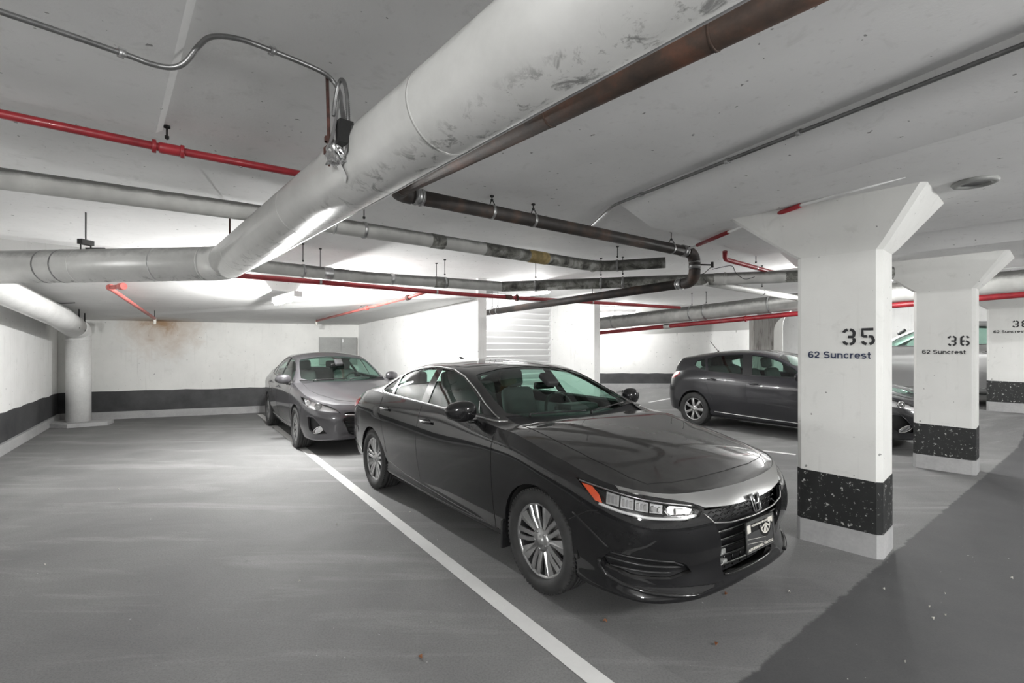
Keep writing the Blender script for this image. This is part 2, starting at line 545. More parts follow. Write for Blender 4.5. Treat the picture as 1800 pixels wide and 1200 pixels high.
def wall_run(name, pts, z0, z1, thick, side, mat, band=None, curb=True, curb_z=0.16, floor0=0.0, bmat='band', wav=0.012):
    """wall along a polyline in plan; side = +1 puts the thickness to the left of the run. Band and curb are separate meshes, children of the wall"""
    a, b = Vector((*pts[0], 0)), Vector((*pts[1], 0))
    d = (b - a).normalized(); nrm = Vector((-d.y, d.x, 0)) * side
    o = MB().prism([a, b, b + nrm * thick, a + nrm * thick] if side > 0 else [b, a, a + nrm * thick, b + nrm * thick], z0, z1).build(name, mat, kind='structure')
    L = (b - a).length
    if band:
        m = MB(); n = max(2, int(L / 0.25))
        rnd = random.Random(len(name) + int(L * 10))
        lo = [band[0]] * (n + 1); hi = [band[1] + (rnd.random() - 0.5) * wav * 2 for _ in range(n + 1)]
        vs = []
        for i in range(n + 1):
            p = a + d * (L * i / n) - nrm * 0.004
            vs += [(p.x, p.y, lo[i] + floor0), (p.x, p.y, hi[i] + floor0)]
        for i in range(n):
            q = (2 * i, 2 * i + 1, 2 * i + 3, 2 * i + 2)
            m.add([vs[k] for k in q], [(0, 1, 2, 3)] if side < 0 else [(3, 2, 1, 0)])
        m.build('painted_band', M[bmat], o, kind='structure')
    if curb:
        m = MB()
        q0, q1 = a - nrm * 0.05, b - nrm * 0.05
        pl = [q0, q1, b, a] if side > 0 else [q1, q0, a, b]
        m.prism(pl, floor0 - 0.05, floor0 + curb_z)
        m.build('baseboard_' + name.split('_', 1)[1], M['curb'], o, kind='structure')
    return o

# left wall (along the stall), back wall, partition between the stalls
LW0 = (-9.55 + 2.12 * 3.35, 10.16 - 3.144 * 3.35)
wall_run('wall_left', [LW0, (C1.x, C1.y)], -0.2, 2.86, 0.25, 1, M['wall'], band=(0.16, 0.60))
wall_run('wall_back', [(C1.x - 0.5, C1.y - 0.2), (C2.x + 0.1, C2.y + 0.04)], -0.2, 2.86, 0.25, 1, M['wall_back'], band=(0.16, 0.60))
dP = (PE - C2).normalized(); nP = Vector((-dP.y, dP.x, 0))
p0, p1 = C2 - dP * 0.1, PE
o = MB().prism([p0, p1, p1 + nP * 0.18, p0 + nP * 0.18], -0.2, 2.86).build('wall_partition', M['wall'], kind='structure')
MB().prism([p0 - nP * 0.05, p1 - nP * 0.05, p1, p0], -0.05, 0.16).build('baseboard_partition', M['curb'], o, kind='structure')
# second partition
dA = Vector((CA, -SA, 0)); dB = Vector((SA, CA, 0))
QE = Vector((1.77, 10.40, 0))
q0 = QE - dA * 5.2
o = MB().prism([q0, QE, QE + dB * 0.19, q0 + dB * 0.19], -0.2, 2.86).build('wall_divider', M['wall'], kind='structure')
# wall behind the louvre
LR = Vector((0.914, 11.42, 0)); LL = LR - dB * 2.75
MB().prism([LL - dA * 0.20, LR - dA * 0.20, LR - dA * 0.4, LL - dA * 0.4], -0.2, 2.86).build('wall_louvre', M['wall'], kind='structure')
# far alcove wall and the closing walls of the garage
wall_run('wall_alcove', [(-2.2, 14.5), (7.35, 14.5)], 0.0, 2.9, 0.3, 1, M['wall_shade_leak'], band=(0.15, 0.47), floor0=0.31, wav=0.01)
wall_run('wall_far', [ab(-11.0, 17.6)[:2], ab(9.0, 17.6)[:2]], 0.0, 2.95, 0.3, 1, M['wall'], band=(0.16, 0.60), floor0=0.35)
wall_run('wall_front', [ab(8.6, 17.8)[:2], ab(8.6, -11.0)[:2]], -0.2, 2.98, 0.3, 1, M['wall'], band=(0.16, 0.60))
wall_run('wall_side', [ab(9.0, -10.5)[:2], ab(-8.0, -10.5)[:2]], -0.2, 2.98, 0.3, 1, M['wall'], band=(0.16, 0.60))

# drop panels of the slab around the columns (a0, a1, b0, b1), underside 2.69
def drop_panel(name, a0, a1, b0, b1, zb=2.69, skew=0.0, eb=0.45):
    m = MB(); e = 0.03
    outer = [ab(a0, b0 + skew), ab(a1, b0), ab(a1, b1), ab(a0, b1)]
    inner = [ab(a0 + e, b0 + skew + eb), ab(a1 - e, b0 + eb), ab(a1 - e, b1 - e), ab(a0 + e, b1 - e)]      # long coved edge on the stall side
    vs = [(p.x, p.y, 2.97) for p in outer] + [(p.x, p.y, zb + (0.145 if k in (0, 1) else e)) for k, p in enumerate(outer)] + [(p.x, p.y, zb) for p in inner]
    fs = []
    for i in range(4):
        j = (i + 1) % 4
        fs += [(i, j, 4 + j, 4 + i), (4 + i, 4 + j, 8 + j, 8 + i)]
    fs.append((11, 10, 9, 8))
    m.add(vs, fs)
    return m.build(name, M['ceiling'], kind='structure')
drop_panel('ceiling_drop', -2.67, 2.6, 2.46, 6.2, 2.69, 1.0)
drop_panel('ceiling_drop', -2.67, 2.6, 6.95, 9.9, 2.69)
drop_panel('ceiling_drop', -2.67, 2.6, 11.2, 14.4, 2.69)
drop_panel('ceiling_drop', -3.33, 2.6, -3.6, 0.24, 2.74)

# ------------------------------------------------------------------ louvre (each slat a part)
lv = empty('louvre', tuple(LR), -TH, 'white slatted metal louvre between two white wall ends behind the black sedan', 'louvre')
lv.rotation_euler = (0, 0, R(90) - TH)        # local x = along the wall (B)
m = MB()
for k, x in enumerate((-2.72, -0.03)):
    m.box((x, -0.02, 0.25), (x + 0.03, 0.10, 2.62))
m.box((-2.72, -0.02, 2.62), (0.0, 0.10, 2.68)); m.box((-2.72, -0.02, 0.22), (0.0, 0.10, 0.27))
m.build('frame', M['slat'], lv)
m = MB().box((-2.05, 0.045, 0.27), (-2.00, 0.10, 2.62)).build('mullion', M['steel'], lv)
sl = MB()
sl.add([(-2.69, -0.015, 0.052), (-0.03, -0.015, 0.052), (-0.03, 0.055, -0.052), (-2.69, 0.055, -0.052), (-2.69, -0.022, 0.045), (-0.03, -0.022, 0.045), (-0.03, 0.048, -0.060), (-2.69, 0.048, -0.060),
        (-2.69, -0.022, 0.062), (-0.03, -0.022, 0.062), (-0.03, 0.052, -0.072), (-2.69, 0.052, -0.072)],
       [(0, 1, 2, 3), (7, 6, 5, 4), (0, 3, 7, 4), (1, 5, 6, 2), (0, 4, 8), (4, 5, 9, 8), (6, 7, 11, 10), (3, 2, 10, 11)])
sme = sl.mesh('slat', M['slat'])
k = 0
z = 0.36
while z < 2.6:
    so = bpy.data.objects.new('slat', sme); COL.objects.link(so); so.parent = lv; so.location = (0, 0, z)
    z += 0.136; k += 1

# ------------------------------------------------------------------ columns
def stencil(mb, ch, x, z, h, wd, y=0.0, t=None):
    """stencil digit from bent strokes with bridges, drawn in the x-z plane"""
    t = t or h * 0.155
    r = wd / 2 - t / 2
    cx = x + wd / 2
    zt, zb_ = z + h - t / 2, z + t / 2
    zm = (zt + zb_) / 2
    rt = (zt - zm) / 2
    g = t * 0.42
    def arc(cz, ry, a0, a1, n=7):
        return [(cx + math.cos(R(a0 + (a1 - a0) * i / n)) * r, cz + math.sin(R(a0 + (a1 - a0) * i / n)) * ry) for i in range(n + 1)]
    c1, c2 = zm + rt, zm - rt
    S = []
    if ch == '3':
        S = [arc(c1, rt, 170, 104), arc(c1, rt, 78, 0) + [(cx + r * 0.92, c1 - rt * 0.7), (cx + r * 0.75, zm), (cx - r * 0.2, zm)], [(cx + r * 0.9, zm - rt * 0.35)] + arc(c2, rt, 10, -78), arc(c2, rt, -104, -170)]
    elif ch == '5':
        S = [[(cx + r, zt), (cx - r, zt), (cx - r, zm + rt * 0.35), (cx - r * 0.7, zm + t * 0.1), (cx - r * 0.15, zm + t * 0.1)], [(cx + r * 0.2, zm + t * 0.1), (cx + r * 0.75, zm)] + arc(c2, rt, 25, -72), arc(c2, rt, -104, -170)]
    elif ch == '6':
        S = [arc(c1, rt, 15, 72), [(cx - r * 0.2, zt)] + arc(c1, rt, 120, 180) + arc(c2, rt, 180, 256), [(cx + r * 0.25, zm)] + arc(c2, rt, 62, -76), [(cx - r * 0.75, zm - t * .2), (cx - r * 0.1, zm)]]
    elif ch == '8':
        S = [arc(c1, rt, 78, -70), arc(c1, rt, 102, 250), arc(c2, rt, 76, -78), arc(c2, rt, 104, 258)]
    for st in S:
        vs = []
        n = len(st)
        for i in range(n):
            p = Vector(st[i]); a_, b_ = Vector(st[max(i - 1, 0)]), Vector(st[min(i + 1, n - 1)])
            d = (b_ - a_); d = d.normalized() if d.length > 1e-9 else Vector((1, 0))
            nn = Vector((-d.y, d.x)) * t / 2
            vs += [(p.x + nn.x, y, p.y + nn.y), (p.x - nn.x, y, p.y - nn.y)]
        mb.add(vs, [(2 * i, 2 * i + 1, 2 * i + 3, 2 * i + 2) for i in range(n - 1)])

def stroke(mb, st, t, y, closed=False):
    n = len(st)
    vs = []
    for i in range(n):
        p = Vector(st[i])
        a_, b_ = Vector(st[i - 1] if i or closed else st[0]), Vector(st[(i + 1) % n] if i < n - 1 or closed else st[-1])
        d = b_ - a_; d = d.normalized() if d.length > 1e-9 else Vector((1, 0))
        nn = Vector((-d.y, d.x)) * t / 2
        vs += [(p.x + nn.x, y, p.y + nn.y), (p.x - nn.x, y, p.y - nn.y)]
    mb.add(vs, [(2 * i, 2 * i + 1, (2 * i + 3) % (2 * n), (2 * i + 2) % (2 * n)) for i in range(n if closed else n - 1)])

def lettering(mb, txt, x0, z0, h, width, y):
    """bold grotesque capitals and lower case drawn as strokes; h = cap height, width = length of the line"""
    def arc(cx, cz, rx, rz, a0, a1, n=10):
        return [(cx + math.cos(R(a0 + (a1 - a0) * i / n)) * rx, cz + math.sin(R(a0 + (a1 - a0) * i / n)) * rz) for i in range(n + 1)]
    T = .19; k = T / 2; xh = .74                                   # stroke, half stroke, x-height (cap height = 1)
    o = (xh - T) / 2; cz = xh / 2; rx = .27
    def S_(w_, hh):
        q = (hh - T) / 4; c = w_ / 2; r_ = w_ / 2 - k
        return arc(c, k + 3 * q, r_, q, 28, 180, 10)[:] + arc(c, k + 3 * q, r_, q, 180, 250, 5)[1:] + arc(c, k + q, r_, q, 70, 0, 5) + arc(c, k + q, r_, q, 0, -155, 10)[1:]
    G = {
        '6': (.66, [arc(.33, .32, .24, .23, 0, 360, 20), arc(.36, .60, .27, .31, 40, 180, 10) + [(.09, .32)]]),
        '2': (.66, [arc(.33, .66, .235, .245, 170, -35, 12) + [(.12, .14), (.10, k), (.60, k)]]),
        'S': (.74, [S_(.74, 1.0)]),
        'u': (.68, [[(k + .02, xh), (k + .02, .30)] + arc(.32, .30, .205, .205, 180, 330, 8), [(.58, xh), (.58, 0)]]),
        'n': (.68, [[(.10, xh), (.10, 0)], arc(.35, xh - .30, .235, .205, 150, 0, 9) + [(.585, 0)]]),
        'c': (.62, [arc(.33, cz, .245, o, 42, 318, 16)]),
        'r': (.44, [[(.10, xh), (.10, 0)], arc(.34, xh - .34, .24, .245, 165, 78, 6)]),
        'e': (.64, [[(.10, cz), (.58, cz)] + arc(.335, cz, .245, o, 4, 322, 16)]),
        's': (.60, [S_(.60, xh)]),
        't': (.42, [[(.19, .95), (.19, .22)] + arc(.30, .20, .11, .115, 180, 290, 5), [(.02, xh - k), (.38, xh - k)]]),
        ' ': (.32, [])}
    adv = sum(G[ch][0] + .075 for ch in txt) - .075
    sx = width / (adv * h)
    x = 0
    for ch in txt:
        w_, sts = G[ch]
        for st in sts:
            stroke(mb, [(x0 + (x + px_) * h * sx, z0 + pz * h) for px_, pz in st], T * h * min(1.0, sx * 1.02), y)
        x += w_ + .075

def column(fl, wid, dep, z0, number, label, text_mat, cap=(0.53, 0.27, 0.09, 0.36), heading=-48.3, neck=2.28, top=2.70, mat='column', cham=0.035):
    """fl: plan position of the near left corner of the numbered face; local x runs along the face, local y into the column"""
    c = empty('concrete_column', (fl[0], fl[1], z0), R(heading), label, 'column', 'numbered concrete columns')
    neck -= z0; top -= z0
    def rect(off=0.0, ch=cham):
        a0, a1, b0, b1 = -off, wid + off, -off, dep + off
        return [(a0 + ch, b0), (a1 - ch, b0), (a1, b0 + ch), (a1, b1 - ch), (a1 - ch, b1), (a0 + ch, b1), (a0, b1 - ch), (a0, b0 + ch)]
    m = MB().prism(rect(), 0.17, neck); m.build('shaft', M[mat], c)
    # capital: flares towards the slab
    r0 = rect(); l, r_, f, bk = cap
    r1 = [(x + (-l if x < wid / 2 else r_), y + (-f if y < dep / 2 else bk)) for x, y in r0]
    mid = [(a[0] * 0.86 + b[0] * 0.14, a[1] * 0.86 + b[1] * 0.14) for a, b in zip(r0, r1)]
    vs = [(p[0], p[1], neck) for p in r0] + [(p[0], p[1], neck + 0.05) for p in mid] + [(p[0], p[1], top) for p in r1]
    fs = []
    for q in (0, 8):
        fs += [(q + i, q + (i + 1) % 8, q + 8 + (i + 1) % 8, q + 8 + i) for i in range(8)]
    fs.append(list(range(16, 24)))
    MB().add(vs, fs).build('capital', M[mat], c)
    # black band with a slightly uneven top edge, standing 3 mm proud
    rb = rect(0.003)
    zb0, zb1 = 0.175, 0.575
    tops = [zb1, zb1 - 0.010, zb1 - 0.012, zb1 + 0.004, zb1, zb1 + .01, zb1, zb1 + 0.004]
    MB().prism(rb, zb0, tops).build('painted_band', M['band_col'], c)
    MB().prism(rect(0.006), -0.08, 0.178).build('plinth', M['curb'], c)
    if number:
        mt = M[text_mat]
        m = MB()
        hN, wN = 0.132, 0.088
        for i, ch in enumerate(number):
            stencil(m, ch, wid * 0.565 + i * 0.119, 1.572, hN, wN, -0.004)
        m.build('stencil_number', M['text_black'], c)
        m = MB()
        lettering(m, '62 Suncrest', wid * 0.155, 1.474, 0.053, 0.415, -0.0045)
        m.build('address_lettering', mt, c)
    return c
col35 = column((2.328, 3.958), 0.565, 0.37, 0, '35', 'near white column stencilled 35 beside the black sedan, with chipped black band', 'text_navy')
col36 = column((5.237, 6.314), 0.592, 0.36, 0, '36', 'white column stencilled 36, second of the row behind column 35', 'text_black', (0.5, 0.3, 0.09, 0.40), -49.0)
col38 = column((9.05, 9.22), 0.60, 0.36, 0.35, '38', 'white column stencilled 38 at the right edge beyond column 36', 'text_black', (0.5, 0.3, 0.09, 0.40), -49.0)
# the two unnumbered columns beyond the hatchback
def arch_column(px_l, y, wid, dep, label, mat, neck, top, heading=-20):
    x = px_l
    c = empty('concrete_column', (x, y, 0.33), R(heading), label, 'column')
    m = MB()
    m.prism([(0, 0), (wid, 0), (wid, dep), (0, dep)], -0.1, neck)
    m.build('shaft', M[mat], c)
    m = MB()
    n = 7; rr = top - neck
    pr = []
    for i in range(n + 1):
        a = R(90 * i / n)
        pr.append((rr * (1 - math.cos(a)), neck + rr * math.sin(a)))
    for i in range(n):
        (e0, z0), (e1, z1) = pr[i], pr[i + 1]
        b0 = [(-0.0, 0), (wid + e0, 0), (wid + e0, dep), (-0.0, dep)]
        b1 = [(-0.0, 0), (wid + e1, 0), (wid + e1, dep), (-0.0, dep)]
        m.add([(p[0], p[1], z0) for p in b0] + [(p[0], p[1], z1) for p in b1], [(0, 1, 5, 4), (1, 2, 6, 5), (2, 3, 7, 6), (3, 0, 4, 7)])
    m.build('capital', M[mat], c)
    return c
arch_column(6.02, 12.05, 0.46, 0.4, 'water-stained grey column beyond the roof of the dark hatchback', 'column_stained', 1.62, 2.02, -12)
arch_column(6.92, 12.9, 0.26, 0.4, 'slim white column right of the water-stained column, behind the hatchback', 'column', 1.80, 2.3, -30)

# ------------------------------------------------------------------ painted lines
def line(p, q, wd, label):
    p, q = Vector((*p, 0)), Vector((*q, 0))
    d = (q - p).normalized(); n_ = Vector((-d.y, d.x, 0)) * wd / 2
    m = MB()
    k = 24
    for i in range(k):
        a, b = p.lerp(q, i / k), p.lerp(q, (i + 1) / k)
        vs = [a - n_, b - n_, b + n_, a + n_]
        m.add([(v.x, v.y, floor_z(v.x, v.y) + 0.003) for v in vs], [(0, 1, 2, 3)])
    o = m.build('parking_line', M['line'])
    tag(o, label, 'line')
line((-5.86, 11.24), (1.05, 1.33), 0.105, 'long white stall line left of the black sedan on grey floor')
line((-0.3, 10.4), (4.12, 7.02), 0.09, 'white stall line between the black sedan and the dark hatchback')
line((2.9, 13.05), (4.35, 13.0), 0.06, 'short white line on the floor before the alcove wall')

# ------------------------------------------------------------------ round fitting in the ceiling by the capital
m = MB().lathe([(0.115, 0), (0.125, -0.012), (0.115, -0.026), (0.085, -0.030), (0.080, -0.012), (0.078, 0.0)], 'z', 28)
fx = bpy.data.objects.new('ceiling_fitting', m.mesh('ceiling_fitting', M['cabinet'])); COL.objects.link(fx)
fx.location = (3.80, 3.95, 2.693)
fx.location = (3.15, 3.29, 2.692)
tag(fx, 'round metal fitting set in the ceiling beside the capital of column 35', 'fitting')
MB().lathe([(0.001, -0.006), (0.06, -0.010), (0.066, -0.016), (0.066, 0)], 'z', 20).build('hub', M['steel'], fx)

# ------------------------------------------------------------------ fluorescent fixtures
LAB = ['lit fluorescent fixture on the low ceiling of the back left stall', 'fluorescent fixture over the louvre stall, behind the dark drain pipe', 'lit fluorescent fixture before the far alcove wall', 'added fill light fixture over the dark hatchback, hidden by column 35', 'fluorescent fixture over the far row of stalls',
       'fluorescent fixture over the aisle, left end', 'fluorescent fixture over the aisle, in the middle', 'fluorescent fixture over the aisle, right end']
for (pos, rz, wt, wd_), lab in zip(LAMPS, LAB):
    f = empty('light_fixture', pos, rz, lab, 'light')
    zc = slab_z(pos[0], pos[1])
    if 'hidden by column 35' in lab: zc = 2.69
    if 'back left stall' in lab: zc = pos[2] + 0.06
    MB().box((-0.6, -0.055, -0.03), (0.6, 0.055, min(0.06, max(0.015, zc - pos[2] - 0.005)))).build('housing', M['slat'], f)
    if zc - pos[2] > 0.2:
        for x_ in (-0.45, 0.45): MB().tube([(x_, 0, 0.01), (x_, 0, zc - pos[2] - 0.005)], 0.006, 6).build('hanger_rod', M['rod'], f)
    mm = MB(); mm.lathe([(0.001, -0.585), (0.028, -0.585), (0.028, 0.585), (0.001, 0.585)], 'x', 14, at=(0, 0, -0.043))
    mm.build('tube', M['tube_glow'], f)
# grey cabinet on the back wall by the corner
dW = (C2 - C1).normalized(); ang = math.atan2(dW.y, dW.x)
cb = empty('wall_cabinet', tuple(C1 + dW * 5.10 + Vector((0, 0, 1.12))), ang, 'grey two-door metal cabinet on the back wall above the grey sedan', 'cabinet')
MB().box((0, -0.10, 0), (0.90, 0.0, 0.69)).build('body', M['cabinet'], cb)
for x0, x1 in ((0.012, 0.51), (0.52, 0.888)):
    d_ = MB().box((x0, -0.118, 0.012), (x1, -0.102, 0.678)).build('door', M['cabinet'], cb)
    if x0 > 0.5: MB().box((x0 + 0.03, -0.135, 0.56), (x0 + 0.05, -0.118, 0.64)).build('latch', M['steel'], d_)
# =================================================================== pipes and services
def hanger(parent, at, r, ztop, mat='rod', strap=True):
    """threaded rod from the slab and a clevis strap round the pipe"""
    at = Vector(at)
    m = MB()
    m.tube([(at.x, at.y, at.z + r + 0.03), (at.x, at.y, ztop)], 0.005, 6)
    m.lathe([(0.012, 0), (0.012, 0.016)], 'z', 6, at=(at.x, at.y, at.z + r + 0.035))
    m.lathe([(0.018, 0), (0.018, 0.012)], 'z', 6, at=(at.x, at.y, ztop - 0.012))
    return m.build('hanger_rod', M[mat], parent)

def ring(parent, at, d, r, wd, mat, name='coupling'):
    at, d = Vector(at), Vector(d).normalized()
    m = MB().tube([at - d * wd / 2, at - d * wd * 0.42, at + d * wd * 0.42, at + d * wd / 2], [r * 1.02, r * 1.10, r * 1.10, r * 1.02], 18)
    return m.build(name, M[mat], parent)

def pipe(name, label, cat, path, r, mat, hangers=(), rings=(), radius=0.12, seg=16, pname='pipe_run', group=None):
    """rings: (point index as float along the raw path, width, factor, material)"""
    root = empty(name, tuple(path[0]), 0, label, cat, group)
    o = Vector(path[0])
    P_ = [Vector(p) - o for p in path]
    MB().tube(sweep_pts(P_, 8, radius), r, seg).build(pname, M[mat], root)
    def at(t):
        i = min(int(t), len(P_) - 2)
        return P_[i].lerp(P_[i + 1], t - i), (P_[i + 1] - P_[i]).normalized()
    for t, wd, f, mt, nm in rings:
        p, d = at(t)
        ring(root, p, d, r * f, wd, mt, nm)
    for t in hangers:
        p, d = at(t)
        ww = p + o
        zt = slab_z(ww.x, ww.y)
        ring(root, p, d, r * 1.0, 0.028, 'steel', 'clevis_strap')
        hanger(root, p, r, zt - o.z)
    return root

# ---- big round duct: long run towards the camera, elbow, run to the left
DE = Vector((-2.573, 4.331, 2.309))
dd = Vector((0.660, -0.751, 0.019)).normalized()
dl = Vector((-3.6, 0.17, -0.03)).normalized()
duct = empty('round_duct', DE, 0, 'large round silver duct running from the ceiling centre to an elbow at left', 'duct')
r = 0.150
e0, e1 = dd * 0.16, dl * 0.16
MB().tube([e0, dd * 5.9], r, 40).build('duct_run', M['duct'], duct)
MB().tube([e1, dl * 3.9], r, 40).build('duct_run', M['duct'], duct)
el = []
for k in range(11):
    t = k / 10
    el.append(e0 * (1 - t) ** 2 + e1 * t * t)
MB().tube(el, r * 1.006, 40).build('duct_elbow', M['duct'], duct)
for t, f in ((0.16, 1.012), (0.62, 1.004), (3.55, 1.006), (2.1, 1.004)):
    MB().tube([dd * (t - 0.006), dd * (t + 0.006)], r * f, 40).build('seam_band', M['duct'], duct)
for t, f, mt in ((0.17, 1.012, 'duct'), (0.60, 1.006, 'tape'), (1.34, 1.006, 'duct'), (1.50, 1.01, 'conduit'), (1.66, 1.006, 'conduit')):
    MB().tube([dl * (t - 0.007), dl * (t + 0.007)], r * f, 40).build('seam_band', M[mt], duct)
# long lap of the jacket along the lower edge
sd = dd.cross(Vector((0, 0, 1))).normalized()
m = MB().tube([dd * 0.35 - sd * 0.095 + Vector((0, 0, -0.117)), dd * 5.8 - sd * 0.095 + Vector((0, 0, -0.117))], 0.006, 6)
m.build('jacket_lap', M['tape'], duct)
# bracket saddles and rods of the duct
def saddle(t, d):
    m = MB()
    p = d * t
    u = d.cross(Vector((0, 0, 1))).normalized()
    up = Vector((0, 0, 1))
    for s_ in (-1, 1):
        q = p + u * (0.05 * s_)
        m.tube([q + up * 0.125, q + up * 0.21], 0.006, 6)
    m.box((-0.06, -0.025, 0.19), (0.06, 0.025, 0.235), rot=Matrix.Rotation(math.atan2(u.y, u.x), 3, 'Z'), at=p)
    m.build('hanger_bracket', M['rod'], duct)
    w_ = DE + p
    MB().tube([p + up * 0.2, (p.x, p.y, slab_z(w_.x, w_.y) - DE.z)], 0.006, 6).build('hanger_rod', M['rod'], duct)
saddle(1.30, dl)
MB().tube([dl * 1.30 + Vector((0, 0, 0.16)), dl * 1.12 + Vector((0.0, 0, 0.155))], 0.008, 6).build('strap_tail', M['rod'], duct)
up = Vector((0, 0, 1))
for t, off in ((0.10, -0.02),):
    p = dd * t + sd * off
    w_ = DE + p
    MB().tube([p + up * 0.09, (p.x, p.y, slab_z(w_.x, w_.y) - DE.z)], 0.0075, 6).build('hanger_rod', M['rusty'], duct)
    mm = MB(); mm.box((-0.03, -0.012, 0.12), (0.03, 0.012, 0.15), rot=Matrix.Rotation(math.atan2(dd.y, dd.x), 3, 'Z'), at=p)
    mm.lathe([(0.016, 0), (0.016, 0.02)], 'z', 6, at=(p.x, p.y, 0.16 + p.z))
    mm.build('hanger_bracket', M['rod'], duct)

m = MB().tube([Vector((-0.870, 2.275, 2.845)) - DE, Vector((-0.778, 2.062, 2.335)) - DE], 0.0075, 6)
m.build('hanger_rod', M['rusty'], duct)
m = MB().lathe([(0.02, 0), (0.02, 0.022)], 'z', 6, at=tuple(Vector((-0.805, 2.125, 2.46)) - DE))
m.box((-0.035, -0.012, 0), (0.035, 0.012, 0.03), rot=Matrix.Rotation(math.atan2(dd.y, dd.x), 3, 'Z'), at=Vector((-0.79, 2.09, 2.40)) - DE)
m.build('hanger_bracket', M['rusty'], duct)
# ---- junction with foil and flexible conduit on top of the duct
jb = empty('conduit_junction', (-0.694, 1.965, 2.365), math.atan2(dd.y, dd.x), 'foil-wrapped conduit junction with metal plate on the duct', 'junction box')
rnd = random.Random(3)
bm = bmesh.new()
bmesh.ops.create_cube(bm, size=1.0)
bmesh.ops.subdivide_edges(bm, edges=bm.edges[:], cuts=5, use_grid_fill=True)
for v in bm.verts:
    v.co = Vector((v.co.x * 0.085, v.co.y * 0.055, v.co.z * 0.075)) + Vector((rnd.uniform(-1, 1), rnd.uniform(-1, 1), rnd.uniform(-1, 1))) * 0.005
bm_obj('foil_wrap', bm, M['foil'], jb, loc=(-0.015, -0.016, -0.02))
MB().add([(-0.03, -0.045, 0.0), (0.045, -0.05, 0.02), (0.055, -0.03, 0.17), (0.0, -0.02, 0.11), (-0.03, -0.041, 0.0), (0.045, -0.046, 0.02), (0.055, -0.026, 0.17), (0.0, -0.016, 0.11)],
         [(0, 1, 2, 3), (7, 6, 5, 4), (0, 4, 5, 1), (1, 5, 6, 2), (2, 6, 7, 3), (3, 7, 4, 0)]).build('metal_plate', M['steel'], jb)
MB().box((0.03, -0.035, 0.0), (0.075, 0.02, 0.09)).build('switch_box', M['rod'], jb)
MB().add([(0.035, -0.006, -0.05), (0.075, -0.006, -0.03), (0.085, 0.012, 0.07), (0.04, 0.014, 0.085)], [(0, 1, 2, 3), (3, 2, 1, 0)]).build('tape_patch', M['tape'], jb)
MB().add([(-0.055, 0.040, -0.115), (-0.015, 0.030, -0.10), (-0.005, -0.006, -0.045), (-0.05, -0.004, -0.045)], [(0, 1, 2, 3), (3, 2, 1, 0)]).build('tape_patch', M['tape'], jb)
fl = []
for k in range(120):
    t = k / 119
    a = math.pi * t
    fl.append((0.045 - 0.05 * math.cos(a) - 0.05, -0.01 + 0.02 * math.sin(a * .5), 0.10 + 0.16 * math.sin(a) + (0.05 * (1 - t))))
fr = [0.0085 if k % 2 else 0.0068 for k in range(120)]
MB().tube(fl, fr, 8).build('flexible_conduit', M['conduit'], jb)

# ---- conduits
cpl = [(-2.05, 1.28, 2.672), (-1.706, 1.594, 2.672), (-1.476, 1.832, 2.672), (-1.422, 1.895, 2.672), (-1.362, 1.929, 2.675), (-1.311, 1.938, 2.70), (-1.256, 1.941, 2.77), (-1.20, 1.937, 2.803), (-1.106, 1.959, 2.808),
       (-1.011, 2.047, 2.812), (-0.875, 2.187, 2.812), (-0.835, 2.255, 2.80), (-0.800, 2.245, 2.74), (-0.765, 2.16, 2.65), (-0.705, 2.02, 2.52), (-0.680, 1.955, 2.43)]
def conduit(label, pts, r, straps, mat='conduit', smooth_n=1):
    root = empty('electrical_conduit', pts[0], 0, label, 'conduit')
    o = Vector(pts[0]); q = [Vector(p) - o for p in pts]
    s = []
    for i in range(len(q) - 1):                # Catmull-Rom through the points
        p0, p1, p2, p3 = q[max(i - 1, 0)], q[i], q[i + 1], q[min(i + 2, len(q) - 1)]
        for k in range(5):
            t = k / 5
            s.append(0.5 * ((2 * p1) + (p2 - p0) * t + (2 * p0 - 5 * p1 + 4 * p2 - p3) * t * t + (3 * p1 - p0 - 3 * p2 + p3) * t ** 3))
    s.append(q[-1])
    if smooth_n == 0: s = sweep_pts(q, 5, 0.06)
    MB().tube(s, r, 12).build('conduit_run', M[mat], root)
    for (p, d) in straps:
        p = Vector(p) - o
        d = Vector(d).normalized()
        m = MB().tube([p - d * 0.011, p + d * 0.011], r * 1.35, 12)
        u = d.cross(Vector((0, 0, 1))).normalized()
        for s_ in (1,):
            m.box((-0.011, 0.0, -0.004), (0.011, 0.032, r + 0.012), rot=Matrix.Rotation(math.atan2(d.y, d.x), 3, 'Z'), at=p)
        m.build('conduit_strap', M['steel'], root)
    return root
conduit('bent metal conduit crossing the ceiling at upper left and dropping to the duct', cpl, 0.0105, [((-1.476, 1.832, 2.672), (0.2, 0.24, 0)), ((-1.011, 2.047, 2.812), (0.1, 0.1, 0))])
cpr = [(0.80, 5.0, 2.795), (0.90, 4.28, 2.815), (0.98, 4.12, 2.815), (2.17, 2.06, 2.845), (2.75, 1.05, 2.845)]
conduit('thin dark conduit along the ceiling beside the drop panel at upper right', cpr, 0.012, [((1.06, 3.99, 2.815), (1.24, -2.06, 0)), ((1.46, 3.29, 2.823), (1.24, -2.06, 0)), ((1.70, 2.87, 2.83), (1.24, -2.06, 0))], smooth_n=0)

